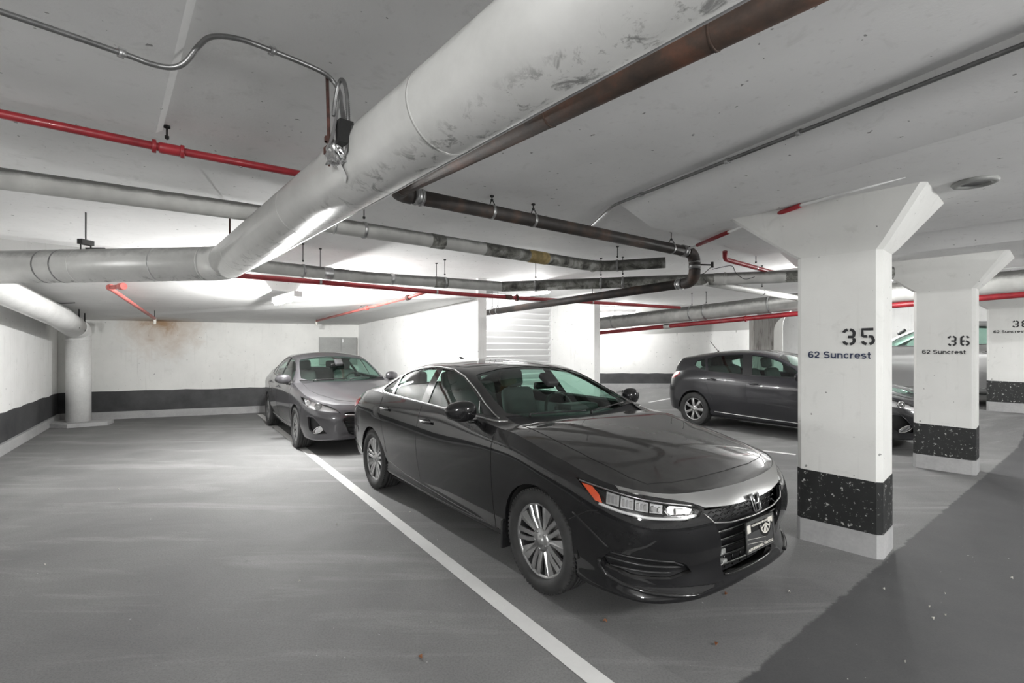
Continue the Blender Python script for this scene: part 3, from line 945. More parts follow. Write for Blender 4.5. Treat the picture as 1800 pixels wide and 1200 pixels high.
# ---- dark cast iron drain: run along the stalls, elbow, run across, drop, run back
K0 = Vector((1.95, 0.52, 2.74)); K1 = Vector((-0.885, 3.60, 2.715)); K2 = Vector((2.10, 5.56, 2.64)); K3 = Vector((2.10, 5.56, 2.31)); K4 = Vector((-0.72, 9.88, 2.235))
dr = empty('drain_pipe', K1, 0, 'dark rusty cast-iron drain pipe beside the duct, turning and dropping near column 35', 'pipe')
def run(a, b, r, mat, name='pipe_run', s0=0.0, s1=0.0):
    d = (b - a).normalized()
    return MB().tube([a + d * s0 - K1, b - d * s1 - K1], r, 20).build(name, M[mat], dr)
rp = 0.057
run(K0, K1, rp, 'iron_rust', s1=0.10)
run(K1, K2, rp, 'iron', s0=0.10, s1=0.08)
run(K2, K3, rp, 'iron', s0=0.07, s1=0.08)
run(K3, K4, rp, 'iron', s0=0.10)
for a, p, b in ((K0, K1, K2), (K1, K2, K3), (K2, K3, K4)):
    da, db = (a - p).normalized() * 0.13, (b - p).normalized() * 0.13
    pts = [da * 1.1] + [da * (1 - t / 8) ** 2 + db * (t / 8) ** 2 for t in range(9)] + [db * 1.1]
    MB().tube([q + p - K1 for q in pts], rp * 1.13, 20).build('elbow', M['iron'], dr)
def band(p, d, w_=0.075):
    d = d.normalized()
    m = MB().tube([p - d * w_ / 2 - K1, p + d * w_ / 2 - K1], rp * 1.10, 20)
    for s_ in (-1, 1):
        q = p + d * (w_ * 0.28 * s_) - K1
        m.tube([q - d * 0.008, q + d * 0.008], rp * 1.17, 20)
    m.build('clamp_band', M['steel'], dr)
d12 = (K2 - K1).normalized(); d34 = (K4 - K3).normalized(); d01 = (K1 - K0).normalized()
band(K1 + d12 * 0.20, d12); band(K2 - d12 * 0.20, d12); band(K3 + d34 * 0.20, d34); band(K2 + Vector((0, 0, -0.13)), Vector((0, 0, -1)), 0.10)
for t in (0.62, 0.42): 
    p = K0.lerp(K1, t); m = MB().tube([p - d01 * 0.006 - K1, p + d01 * 0.006 - K1], rp * 1.06, 20); m.build('joint_ring', M['iron_rust'], dr)
for p in (K1.lerp(K2, 0.24), K1.lerp(K2, 0.36), K1.lerp(K2, 0.885), K3.lerp(K4, 0.96), K3.lerp(K4, 0.84), K3.lerp(K4, 0.88)):
    dcur = d12 if p.y < 5.6 and p.z > 2.5 else d34
    MB().tube([p - dcur * 0.012 - K1, p + dcur * 0.012 - K1], rp * 1.07, 20).build('clevis_strap', M['steel'], dr)
    hanger(dr, p - K1, rp, slab_z(p.x, p.y) - K1.z)
    q = p - K1
    m = MB().tube([q + Vector((0, 0, rp * 0.9)) + d01 * 0.035, q + Vector((0, 0, rp + 0.06)), q + Vector((0, 0, rp * 0.9)) - d01 * 0.035], 0.005, 6)
    m.build('hanger_yoke', M['rod'], dr)

# ---- insulated pipes across the stalls
pipe('insulated_pipe', 'white jacketed pipe crossing under the ceiling behind the duct, mouldy at its right end', 'pipe',
     [(-3.9, 2.42, 2.585), (-2.01, 3.64, 2.58), (-0.295, 5.01, 2.58)], 0.066, 'wrap', hangers=(0.35, 1.42), rings=((1.30, 0.02, 1.0, 'tape', 'jacket_band'), (1.75, 0.16, 0.95, 'wrap_dirty', 'jacket_patch')))
p3 = pipe('insulated_pipe', 'mouldy length of jacketed pipe bending towards the dark drain elbow', 'pipe',
     [(-0.295, 5.01, 2.58), (1.09, 6.14, 2.58), (1.86, 5.86, 2.585)], 0.067, 'wrap_dirty', hangers=(1.3,), rings=((0.42, 0.30, 0.96, 'wrap_yellow', 'jacket_patch'), (0.95, 0.02, 1.02, 'wrap', 'jacket_band')), radius=0.3)
pipe('insulated_pipe', 'lower white jacketed pipe from the duct elbow towards the louvre, patched with tape', 'pipe',
     [(-3.15, 5.06, 2.46), (-1.90, 6.22, 2.46), (-0.15, 7.18, 2.46)], 0.073, 'wrap', hangers=(0.55, 1.55), rings=((0.72, 0.12, 0.95, 'tape', 'jacket_patch'), (1.18, 0.05, 0.97, 'tape', 'jacket_patch'), (1.52, 0.20, 0.95, 'wrap_dirty', 'jacket_patch')))
pipe('insulated_pipe', 'dirty jacketed pipe passing behind the drain drop to column 35', 'pipe',
     [(-0.15, 7.18, 2.46), (1.50, 6.74, 2.46), (3.6, 6.14, 2.46), (4.6, 5.85, 2.46)], 0.076, 'wrap_dirty', hangers=(0.3, 0.85, 1.02), rings=((1.62, 0.03, 1.02, 'wrap', 'jacket_band'), (1.75, 0.9, 0.95, 'wrap', 'jacket_patch')), radius=0.3)
pipe('insulated_pipe', 'slim grey pipe behind the dirty jacketed pipe left of column 35', 'pipe',
     [(2.55, 6.40, 2.42), (3.18, 6.94, 2.42), (5.6, 8.98, 2.42)], 0.048, 'wrap', hangers=(1.3,))
pipe('insulated_pipe', 'thick grey pipe above the long red sprinkler main at right', 'pipe',
     [(1.50, 14.05, 2.145), (2.37, 13.0, 2.195), (5.48, 9.30, 2.435), (7.4, 7.0, 2.52), (8.6, 5.57, 2.54)], 0.165, 'wrap', hangers=(1.55, 1.62, 1.1), rings=((1.9, 0.02, 1.0, 'tape', 'jacket_band'), (2.4, 0.02, 1.0, 'tape', 'jacket_band')), seg=24)
# ---- sprinkler mains and branches
pipe('sprinkler_pipe', 'dark red sprinkler pipe crossing the ceiling at upper left above the grey pipe', 'pipe',
     [(-3.3, 1.72, 2.70), (-1.97, 2.79, 2.70), (-1.30, 3.25, 2.70)], 0.0225, 'red', hangers=(0.99,), rings=((1.0, 0.11, 1.25, 'red', 'tee_fitting'), (0.955, 0.02, 1.5, 'red', 'tee_collar'), (1.07, 0.02, 1.5, 'red', 'tee_collar')))
pipe('sprinkler_pipe', 'red sprinkler main from the duct elbow across to the alcove', 'pipe',
     [(-3.35, 5.15, 2.36), (-0.53, 7.47, 2.36), (3.40, 9.80, 2.36)], 0.031, 'red', hangers=(0.35, 0.8, 1.5), rings=((1.12, 0.12, 1.15, 'rusty', 'coupling'), (1.155, 0.03, 1.6, 'rusty', 'coupling_collar')))
pipe('sprinkler_pipe', 'long red sprinkler main under the thick grey pipe at right, passing behind the columns', 'pipe',
     [(1.75, 13.72, 1.91), (2.37, 13.0, 1.945), (5.48, 9.30, 2.205), (7.4, 7.0, 2.325), (8.4, 5.80, 2.345)], 0.049, 'red', rings=((1.42, 0.16, 1.15, 'wrap', 'coupling'), (1.8, 0.04, 1.2, 'red', 'coupling')))
b1 = pipe('sprinkler_pipe', 'faded red sprinkler branch ending at the rust-stained back wall', 'pipe',
     [(-4.74, 5.88, 2.30), (-5.0, 6.0, 2.30), (-6.80, 9.20, 2.105)], 0.026, 'pinkred', rings=((0.02, 0.08, 1.5, 'pinkred', 'end_fitting'), (0.9, 0.05, 1.4, 'pinkred', 'elbow_fitting')), radius=0.04)
o_ = Vector((-4.74, 5.88, 2.30))
def head(parent, at, o):
    p = Vector(at) - o
    m = MB().tube([p + Vector((0, 0, 0.02)), p + Vector((0, 0, -0.10))], [0.028, 0.024], 10); m.build('sprinkler_head', M['litter'], parent)
    MB().tube([p + Vector((0, 0, 0.02)), p + Vector((0, 0, 0.16))], 0.006, 6).build('hanger_rod', M['rod'], parent)
head(b1, (-6.80, 9.20, 2.10), o_)
b2 = pipe('sprinkler_pipe', 'thin faded red sprinkler branch dropping back to the cabinet corner', 'pipe',
     [(-1.25, 7.0, 2.36), (-1.62, 7.55, 2.335), (-4.45, 11.0, 2.155)], 0.024, 'pinkred', hangers=(1.42,), rings=((1.0, 0.09, 1.6, 'rusty', 'tee_fitting'), (1.36, 0.06, 1.5, 'pinkred', 'elbow_fitting')), radius=0.03)
head(b2, (-4.45, 11.0, 2.15), Vector((-1.25, 7.0, 2.36)))
b3 = pipe('sprinkler_pipe', 'short dark red pipe with a bent end between the drain drop and column 35', 'pipe',
     [(2.40, 5.45, 2.64), (2.42, 5.50, 2.56), (3.26, 6.23, 2.55), (4.6, 7.4, 2.55)], 0.026, 'red', hangers=(1.75,), radius=0.05)
vl = empty('drain_valve', (2.22, 5.62, 2.52), 0, 'small dark valve with loose wire beside the drain drop', 'valve')
MB().tube([(-0.06, 0, 0), (0.12, 0.03, 0)], 0.009, 8).tube([(0.12, 0.03, -0.03), (0.12, 0.03, 0.035)], 0.016, 8).build('body', M['rod'], vl)
MB().tube([(0.10, 0.03, -0.03), (0.02, 0.02, -0.10), (-0.05, 0.0, -0.12)], 0.004, 6).build('wire', M['rod'], vl)
MB().tube(sweep_pts([(0.12, 0.03, -0.05), (0.30, -0.1, -0.02), (0.35, -0.05, -0.10), (0.55, 0.15, -0.16), (0.75, 0.3, -0.10)], 6, 0.2), 0.004, 6).build('wire', M['rod'], vl)
# painted pipe along the drop panel with two unpainted red lengths
sp = empty('sprinkler_pipe', (2.0, 5.22, 2.655), 0, 'pipe painted white with two red lengths left along the drop panel by column 35', 'pipe')
spts = [Vector(p) - Vector((2.0, 5.22, 2.655)) for p in ((1.94, 5.62, 2.66), (2.0, 5.22, 2.66), (2.07, 4.63, 2.66), (2.13, 4.25, 2.66), (2.265, 3.80, 2.672), (2.62, 3.22, 2.700))]
for i in range(5):
    redseg = i in (1, 3)
    MB().tube([spts[i], spts[i + 1]], 0.019 if redseg else 0.012, 12).build('pipe_run', M['red' if redseg else 'ceiling'], sp)

# ---- white down pipe in the left corner with its sloping run
wp = empty('down_pipe', (-8.71, 9.72, 0), 0, 'thick white down pipe standing in the back left corner with sloping run to the left', 'pipe')
MB().tube([(0, 0, 0.07), (0, 0, 1.86)], 0.197, 32).build('riser', M['whitepipe'], wp)
MB().tube([(0, 0, 1.70), (0, 0, 1.715)], 0.204, 32).build('joint_ring', M['whitepipe'], wp)
q0 = Vector((0, 0, 1.80)); q1 = Vector((0.30, -0.45, 1.955)); 
cur = [q0 * (1 - t / 8) ** 2 + Vector((0, 0, 1.97)) * 2 * (t / 8) * (1 - t / 8) + q1 * (t / 8) ** 2 for t in range(9)]
MB().tube(cur, 0.199, 32).build('elbow', M['whitepipe'], wp)
MB().tube([q1, Vector((1.35, -1.87, 2.06)), Vector((2.87, -4.18, 2.21)), Vector((4.6, -6.8, 2.36))], [0.199, 0.18, 0.155, 0.145], 32).build('sloping_run', M['whitepipe'], wp)
for x, y, z in ((0.42, -0.45, 1.86), (0.82, -1.02, 1.90)):
    MB().tube([(x + .1, y, z), (x + .1, y, z + 0.42)], 0.011, 6).build('hanger_rod', M['rod'], wp)
loop = [Vector((1.45 + 0.18 * math.cos(a) , -1.75 + 0.16 * math.sin(a), 2.30 + 0.03 * math.sin(a))) for a in [2 * math.pi * k / 20 for k in range(19)]]
MB().tube(loop, 0.008, 6).build('wire_loop', M['rod'], wp)
MB().prism([(-0.6, -0.30), (0.15, -0.42), (0.62, -0.05), (0.5, 0.25), (-0.5, 0.1)], 0.0, 0.075).build('plinth', M['curb'], wp)

# ---- leaves and litter on the floor
def scrap(name, px, sz, rot, mat, label, cat, group):
    m = MB()
    n = 7
    vs = [(math.cos(2 * math.pi * k / n) * sz * (1 if k % 2 else 0.62), math.sin(2 * math.pi * k / n) * sz * 0.55, 0.002 + 0.006 * ((k * 7) % 3)) for k in range(n)]
    vs2 = [(x, y, z + 0.002) for x, y, z in vs]
    m.add(vs + vs2, [list(range(n))[::-1], list(range(n, 2 * n))] + [(k, (k + 1) % n, n + (k + 1) % n, n + k) for k in range(n)])
    o = m.build(name, M[mat])
    o.location = (px[0], px[1], floor_z(px[0], px[1]) + 0.001)
    o.rotation_euler = (0, 0, rot)
    tag(o, label, cat, group)
leaf_at = [((0.53, 2.745), 'dry brown leaf on the floor in front of the black sedan bumper'), ((1.07, 2.535), 'dry brown leaf near the edge of the dark asphalt'), ((-0.46, 2.43), 'small dry leaf on the grey floor left of the white stall line'), ((1.35, 3.05), 'small dry leaf on the floor just ahead of the black sedan number plate')]
for i, (p, lb) in enumerate(leaf_at):
    scrap('dry_leaf', p, 0.016, i * 1.3, 'leaf', lb, 'leaf', 'dry leaves on the floor')
rnd = random.Random(11)
for i in range(18):
    if i < 9: p = (rnd.uniform(1.6, 3.4), rnd.uniform(2.1, 3.3))
    else: p = (rnd.uniform(-4.6, -0.6), rnd.uniform(2.4, 7.0))
    scrap('paper_scrap', p, rnd.uniform(0.005, 0.011), rnd.uniform(0, 3), 'litter', 'tiny pale scrap lying on the dark asphalt of the aisle' if i < 9 else 'tiny pale scrap lying on the stall floor left of the cars', 'litter', 'scraps on the aisle' if i < 9 else 'scraps on the stall floor')
# =================================================================== cars
def paint(name, col, metal, rough, dust=0.03, settled=0.0):
    m, nt, bs = new_mat(name)
    v = coords(nt)
    n1 = noise(nt, v, 5, 5, 0.65)
    c = mix(nt, ramp(nt, n1, [(0.3, dust * 0.6), (0.7, dust)]), col, (0.45, 0.44, 0.42))
    if settled:                                 # dust lies on hood, roof and boot lid
        sx = nt.nodes.new('ShaderNodeSeparateXYZ'); lnk(nt, nt.nodes.new('ShaderNodeNewGeometry').outputs['Normal'], sx.inputs[0])
        up_ = math_node(nt, 'POWER', math_node(nt, 'MAXIMUM', sx.outputs['Z'], 0.0), 3.0)
        c = mix(nt, math_node(nt, 'MULTIPLY', up_, math_node(nt, 'MULTIPLY', math_node(nt, 'ADD', n1, 0.3), settled)), c, (0.50, 0.49, 0.47))
    lnk(nt, c, bs.inputs['Base Color'])
    bs.inputs['Metallic'].default_value = metal
    bs.inputs['Roughness'].default_value = rough
    bs.inputs['Coat Weight'].default_value = 1.0
    bs.inputs['Specular IOR Level'].default_value = 0.5 if metal else 0.05
    r_ = ramp(nt, n1, [(0.3, 0.012), (0.75, 0.045)])
    lnk(nt, r_, bs.inputs['Coat Roughness'])
    return m
M['paint_black'] = paint('black_car_paint', (0.006, 0.006, 0.007), 0.0, 0.35, 0.010, 0.09)
M['paint_grey'] = paint('grey_car_paint', (0.055, 0.053, 0.060), 0.5, 0.38, 0.06)
M['paint_purple'] = paint('dark_metallic_car_paint', (0.006, 0.0057, 0.0095), 0.2, 0.35, 0.008)
M['paint_silver'] = paint('silver_car_paint', (0.50, 0.50, 0.50), 0.6, 0.35, 0.05)
M['plastic'] = simple('black_trim_plastic', (0.012, 0.012, 0.013), 0.42)
M['gloss_black'] = simple('gloss_black_trim', (0.006, 0.006, 0.006), 0.12, coat=0.6)
M['rubber'] = mottled('tyre_rubber', [(0.3, 0.020), (0.7, 0.045)], 10, 0.75)
M['under'] = simple('underbody', (0.010, 0.010, 0.010), 0.9)
M['chrome'] = simple('chrome', (0.62, 0.62, 0.62), 0.12, 1.0)
M['satin'] = simple('satin_chrome', (0.42, 0.42, 0.415), 0.30, 1.0)
M['alloy'] = mottled('alloy_silver', [(0.3, 0.40), (0.7, 0.52)], 8, 0.30, 0.85, bmp=0.0, coat=0.5)
M['alloy_dark'] = simple('alloy_dark', (0.035, 0.035, 0.036), 0.5, 0.5)
M['disc'] = simple('brake_disc', (0.14, 0.135, 0.13), 0.5, 0.9)
M['seat'] = mottled('seat_fabric', [(0.3, 0.040), (0.7, 0.065)], 20, 0.9)
M['cabin'] = simple('cabin_plastic', (0.032, 0.032, 0.033), 0.65)
M['headliner'] = simple('headliner', (0.30, 0.30, 0.29), 0.9)
M['amber'] = simple('amber_reflector', (0.75, 0.085, 0.015), 0.25, coat=1.0)
M['redlens'] = simple('red_lamp_lens', (0.45, 0.012, 0.02), 0.12, coat=1.0)
M['whitelens'] = simple('frosted_lamp_lens', (0.70, 0.70, 0.70), 0.18, coat=1.0)
M['reflector'] = simple('lamp_reflector', (0.72, 0.72, 0.73), 0.22, 1.0)
M['lamp_bowl'] = simple('bright_lamp_bowl', (0.82, 0.82, 0.83), 0.3, 0.3)
def glass(name, tint, refl=0.05):
    m = bpy.data.materials.new(name); m.use_nodes = True
    nt = m.node_tree
    for n in list(nt.nodes): nt.nodes.remove(n)
    out = nt.nodes.new('ShaderNodeOutputMaterial')
    tr = nt.nodes.new('ShaderNodeBsdfTransparent'); tr.inputs[0].default_value = (*tint, 1)
    gl = nt.nodes.new('ShaderNodeBsdfGlossy'); gl.inputs['Roughness'].default_value = 0.03
    fr = nt.nodes.new('ShaderNodeFresnel'); fr.inputs[0].default_value = 1.5
    gm = nt.nodes.new('ShaderNodeNewGeometry')          # same index from either side of the pane
    mr = nt.nodes.new('ShaderNodeMapRange'); mr.inputs[3].default_value = 1.5; mr.inputs[4].default_value = 1 / 1.5
    nt.links.new(gm.outputs['Backfacing'], mr.inputs[0]); nt.links.new(mr.outputs[0], fr.inputs[0])
    ad = nt.nodes.new('ShaderNodeMath'); ad.operation = 'ADD'; ad.use_clamp = True; ad.inputs[1].default_value = refl
    nt.links.new(fr.outputs[0], ad.inputs[0])
    mx = nt.nodes.new('ShaderNodeMixShader')
    nt.links.new(ad.outputs[0], mx.inputs[0]); nt.links.new(tr.outputs[0], mx.inputs[1]); nt.links.new(gl.outputs[0], mx.inputs[2])
    nt.links.new(mx.outputs[0], out.inputs[0])
    return m
M['glass'] = glass('tinted_window_glass', (0.72, 0.95, 0.85), 0.015)
M['glass_dark'] = glass('side_window_glass', (0.66, 0.84, 0.77), 0.02)
M['lens'] = glass('clear_lamp_lens', (0.93, 0.93, 0.93), 0.0)

def hermite(xs, ys, x):
    """cubic through the points with limited slopes"""
    n = len(xs)
    if x <= xs[0]: return ys[0]
    if x >= xs[-1]: return ys[-1]
    i = 0
    while x > xs[i + 1]: i += 1
    def slope(k):
        if k == 0: return (ys[1] - ys[0]) / (xs[1] - xs[0])
        if k == n - 1: return (ys[-1] - ys[-2]) / (xs[-1] - xs[-2])
        d0 = (ys[k] - ys[k - 1]) / (xs[k] - xs[k - 1]); d1 = (ys[k + 1] - ys[k]) / (xs[k + 1] - xs[k])
        if d0 * d1 <= 0: return 0.0
        w0, w1 = 2 * (xs[k + 1] - xs[k]) + (xs[k] - xs[k - 1]), (xs[k + 1] - xs[k]) + 2 * (xs[k] - xs[k - 1])
        return (w0 + w1) / (w0 / d0 + w1 / d1)
    h = xs[i + 1] - xs[i]; t = (x - xs[i]) / h
    m0, m1 = slope(i) * h, slope(i + 1) * h
    return (2 * t ** 3 - 3 * t * t + 1) * ys[i] + (t ** 3 - 2 * t * t + t) * m0 + (-2 * t ** 3 + 3 * t * t) * ys[i + 1] + (t ** 3 - t * t) * m1

def pip(poly, x, y):
    ins = False
    n = len(poly)
    for i in range(n):
        (x0, y0), (x1, y1) = poly[i], poly[i - 1]
        if (y0 > y) != (y1 > y) and x < (x1 - x0) * (y - y0) / (y1 - y0) + x0: ins = not ins
    return ins

class Shell:
    """half car body (y >= 0): skirt grid that wraps from the nose centre round the side to the tail centre, and top grid from belt to centre line.
    Cut along outlines, then each part is taken out as a mesh of its own and mirrored."""
    def __init__(s, S, den=1.0):
        s.S = S
        O = [Vector((x, y)) for x, y in S['outline']]
        L = [0.0]
        for i in range(1, len(O)): L.append(L[-1] + (O[i] - O[i - 1]).length)
        ox, oy = [p.x for p in O], [p.y for p in O]
        us = []
        for i in range(len(O) - 1):
            n = max(6, int((L[i + 1] - L[i]) / 0.042 * den))
            us += [i + k / n for k in range(n)]
        us.append(len(O) - 1.0)
        def lu(u):
            i = min(int(u), len(O) - 2); return L[i] + (L[i + 1] - L[i]) * (u - i)
        # mirrored ends keep the plan curve square to the centre line
        Lx = [-L[1]] + L + [2 * L[-1] - L[-2]]
        oxx = [ox[1]] + ox + [ox[-2]]; oyy = [-oy[1]] + oy + [-oy[-2]]
        def cr(xs, ys, x):
            n = len(xs)
            i = 0
            while i < n - 2 and x > xs[i + 1]: i += 1
            h = xs[i + 1] - xs[i]; t = (x - xs[i]) / h
            def sl(k):
                if k == 0 or k == n - 1: return (ys[min(k + 1, n - 1)] - ys[max(k - 1, 0)]) / (xs[min(k + 1, n - 1)] - xs[max(k - 1, 0)])
                d0 = (ys[k] - ys[k - 1]) / (xs[k] - xs[k - 1]); d1 = (ys[k + 1] - ys[k]) / (xs[k + 1] - xs[k])
                a, b = xs[k + 1] - xs[k], xs[k] - xs[k - 1]
                return (d0 * a + d1 * b) / (a + b)
            m0, m1 = sl(i) * h, sl(i + 1) * h
            return (2 * t ** 3 - 3 * t * t + 1) * ys[i] + (t ** 3 - 2 * t * t + t) * m0 + (-2 * t ** 3 + 3 * t * t) * ys[i + 1] + (t ** 3 - t * t) * m1
        def plan(l): return Vector((cr(Lx, oxx, l), cr(Lx, oyy, l)))
        keys = sorted(S['prof'])
        nr = len(S['prof'][keys[0]])
        def prof(u):
            return [(hermite(keys, [S['prof'][k][r][0] for k in keys], u), hermite(keys, [S['prof'][k][r][1] for k in keys], u)) for r in range(nr)]
        nv = int(6 * den) + 1
        grid = []
        for u in us:
            l = lu(u); p = plan(l); q = (plan(l + 0.004) - plan(l - 0.004)).normalized()
            N = Vector((q.y, -q.x))
            if N.dot(p - Vector((S['mid'], 0))) < 0: N = -N
            if u == 0: N = Vector((1, 0))
            if u == us[-1]: N = Vector((-1, 0))
            pr = prof(u)
            col = []
            for r in range(nr - 1):
                a, b = pr[r], pr[r + 1]
                a0, b1 = pr[max(r - 1, 0)], pr[min(r + 2, nr - 1)]
                cre = S.get('crease', ())
                if r in cre: a0 = a
                if r + 1 in cre: b1 = b
                for k in range(nv):
                    t = k / nv
                    f = lambda j: 0.5 * (2 * a[j] + (b[j] - a0[j]) * t + (2 * a0[j] - 5 * a[j] + 4 * b[j] - b1[j]) * t * t + (3 * a[j] - a0[j] - 3 * b[j] + b1[j]) * t ** 3)
                    col.append((f(0), f(1)))
            col.append(pr[-1])
            pts = []
            for ins, z in col:
                P2 = p - N * ins
                pts.append(Vector((P2.x, max(P2.y, 0.0) if 0 < u < us[-1] else 0.0, z)))
            grid.append(pts)
        s.belt = [c[-1] for c in grid]
        # top grid
        C = S['center'][::-1]; cx, cz = [p[0] for p in C], [p[1] for p in C]
        Rl = S['rail'][::-1]; rx, ry, rz = [p[0] for p in Rl], [p[1] for p in Rl], [p[2] for p in Rl]
        g0, g1 = S['gh']
        n1, n2, n3 = int(9 * den), 5, int(16 * den)
        top = []; s.n1 = n1
        for B in s.belt:
            x = B.x
            zc = max(hermite(cx, cz, x), B.z)
            wgt = smooth01((g0 - x) / 0.14) * smooth01((x - g1) / 0.14)
            hr = S.get('hood_rail', (0.84, 0.55))
            ry_h, rz_h = B.y * hr[0], B.z + (zc - B.z) * hr[1]
            yr = ry_h * (1 - wgt) + min(hermite(rx, ry, x), B.y * 0.97) * wgt
            zr = rz_h * (1 - wgt) + max(B.z, hermite(rx, rz, x)) * wgt
            zr = min(zr, zc)
            bl = 0.012 * wgt
            side = lambda t: Vector((x, B.y + (yr - B.y) * t + bl * math.sin(math.pi * t), B.z + (zr - B.z) * t))
            pw = S.get('roof_pow', 2.1) * wgt + 2.0 * (1 - wgt)
            roof = lambda t: Vector((x, yr * (1 - t), zr + (zc - zr) * (1 - max(0.0, 1 - t) ** pw)))
            ls = max((side(1) - side(0)).length, 1e-4)
            da = min(0.35, 0.045 / ls); db = min(0.2, 0.055 / max(yr, 1e-3))
            pts = [side(k / n1 * (1 - da)) for k in range(n1 + 1)]
            p0, pm, p1 = pts[-1], side(1), roof(db)
            for k in range(1, n2 + 1):
                t = k / n2
                pts.append(p0 * (1 - t) ** 2 + pm * 2 * t * (1 - t) + p1 * t * t)
            for k in range(1, n3 + 1):
                pts.append(roof(db + (1 - db) * k / n3))
            for q in pts: q.y = max(q.y, 0.0)
            pts[-1].y = 0.0
            top.append(pts)
        s.bm = bmesh.new()
        s.zone = s.bm.faces.layers.int.new('zone'); s.part = s.bm.faces.layers.int.new('part')
        s.nl = s.bm.verts.layers.float_vector.new('n')
        for gi, G in ((0, grid), (1, top)):
            nu, nw = len(G), len(G[0])
            nor = [[Vector((0, 0, 0)) for _ in range(nw)] for _ in range(nu)]
            for i in range(nu - 1):
                for j in range(nw - 1):
                    a, b, c, d = G[i][j], G[i + 1][j], G[i + 1][j + 1], G[i][j + 1]
                    n = (c - a).cross(d - b)
                    for (p, q) in ((i, j), (i + 1, j), (i + 1, j + 1), (i, j + 1)): nor[p][q] += n
            sgn = 1
            tt = sum((nor[i][j].normalized().dot(Vector((0, 1, 0.6)) ) for i in range(nu // 3, 2 * nu // 3) for j in range(nw // 3, nw)), 0.0)
            if tt < 0: sgn = -1
            V = []
            for i in range(nu):
                row = []
                for j in range(nw):
                    v = s.bm.verts.new(G[i][j])
                    n = nor[i][j] * sgn
                    if G[i][j].y < 1e-6: n = Vector((n.x, 0, n.z))
                    v[s.nl] = n.normalized() if n.length > 1e-12 else Vector((0, 0, 1))
                    row.append(v)
                V.append(row)
            for i in range(nu - 1):
                for j in range(nw - 1):
                    q = [V[i][j], V[i + 1][j], V[i + 1][j + 1], V[i][j + 1]]
                    u_ = []
                    for v in q:
                        if not any((v.co - w_.co).length < 1e-6 for w_ in u_): u_.append(v)
                    if len(u_) < 3: continue
                    if sgn < 0: u_ = u_[::-1]
                    f = s.bm.faces.new(u_)
                    f[s.zone] = 0 if gi == 0 else (1 if j < n1 else 2)
        vs = [v.co.copy() for v in s.bm.verts]
        s.bm.verts.index_update()
        s.bvh = BVHTree.FromPolygons(vs, [[v.index for v in f.verts] for f in s.bm.faces])
        s.ids = {}
        s.bm.faces.ensure_lookup_table()

    def region(s, name, poly, ax, zones, pred=None, fill=True):
        """cut along the closed outline (projected along the missing axis) and give the inside to a part"""
        i, j = ax
        pid = s.ids.setdefault(name, len(s.ids) + 1)
        x0, x1 = min(p[0] for p in poly), max(p[0] for p in poly)
        y0, y1 = min(p[1] for p in poly), max(p[1] for p in poly)
        def box(f):
            a = [v.co[i] for v in f.verts]; b = [v.co[j] for v in f.verts]
            return min(a), max(a), min(b), max(b)
        cand = []
        for f in s.bm.faces:
            if f[s.zone] not in zones: continue
            if pred and not pred(f.calc_center_median()): continue
            a0, a1, b0, b1 = box(f)
            if a1 < x0 - 1e-4 or a0 > x1 + 1e-4 or b1 < y0 - 1e-4 or b0 > y1 + 1e-4: continue
            cand.append(f)
        n = len(poly)
        for k in range(n):
            p, q = Vector(poly[k]), Vector(poly[(k + 1) % n])
            d = q - p
            if d.length < 1e-6: continue
            nn = Vector((0, 0, 0)); nn[i], nn[j] = -d.y, d.x
            co = Vector((0, 0, 0)); co[i], co[j] = p.x, p.y
            sx0, sx1, sy0, sy1 = min(p.x, q.x) - 1e-4, max(p.x, q.x) + 1e-4, min(p.y, q.y) - 1e-4, max(p.y, q.y) + 1e-4
            sel = []
            for f in cand:
                a0, a1, b0, b1 = box(f)
                if a1 < sx0 or a0 > sx1 or b1 < sy0 or b0 > sy1: continue
                ds = [(v.co - co).dot(nn) for v in f.verts]
                if min(ds) < -1e-6 and max(ds) > 1e-6: sel.append(f)
            if not sel: continue
            es = {e for f in sel for e in f.edges}; vs = {v for f in sel for v in f.verts}
            ks = set(sel)
            res = bmesh.ops.bisect_plane(s.bm, geom=list(ks) + list(es) + list(vs), plane_co=co, plane_no=nn.normalized(), dist=1e-5)
            old = set(f for f in cand if f.is_valid)
            cand = list(old | {g for g in res['geom'] if isinstance(g, bmesh.types.BMFace)})
        if fill:
            for f in cand:
                if not f.is_valid: continue
                c = f.calc_center_median()
                if pip(poly, c[i], c[j]): f[s.part] = pid

    def take(s, name, mats, parent, mirror='both', offset=0.0, rim=0.0, oname=None, label=None, back=0.0, mi=0):
        """objects from the faces of a part. mirror 'both': one mesh over the centre line, 'sides': one object for each side"""
        pid = s.ids.get(name, 0) if name else 0
        fs = [f for f in s.bm.faces if f[s.part] == pid]
        idx, V, N, F = {}, [], [], []
        for f in fs:
            q = []
            for v in f.verts:
                if v not in idx:
                    idx[v] = len(V); n = Vector(v[s.nl]).normalized(); V.append(v.co + n * offset); N.append(n)
                q.append(idx[v])
            F.append(q)
        if rim:
            cnt = {}
            for q in F:
                for a, b in zip(q, q[1:] + q[:1]):
                    k = (min(a, b), max(a, b)); cnt.setdefault(k, []).append((a, b))
            for k, l in cnt.items():
                if len(l) != 1: continue
                a, b = l[0]
                if abs(V[a].y) < 1e-5 and abs(V[b].y) < 1e-5: continue
                k0 = len(V)
                for c in (a, b):
                    V.append(V[c] - N[c] * rim); N.append(None)
                    V.append(V[c]); N.append(None)
                F.append([k0 + 1, k0, k0 + 2, k0 + 3])
        out = []
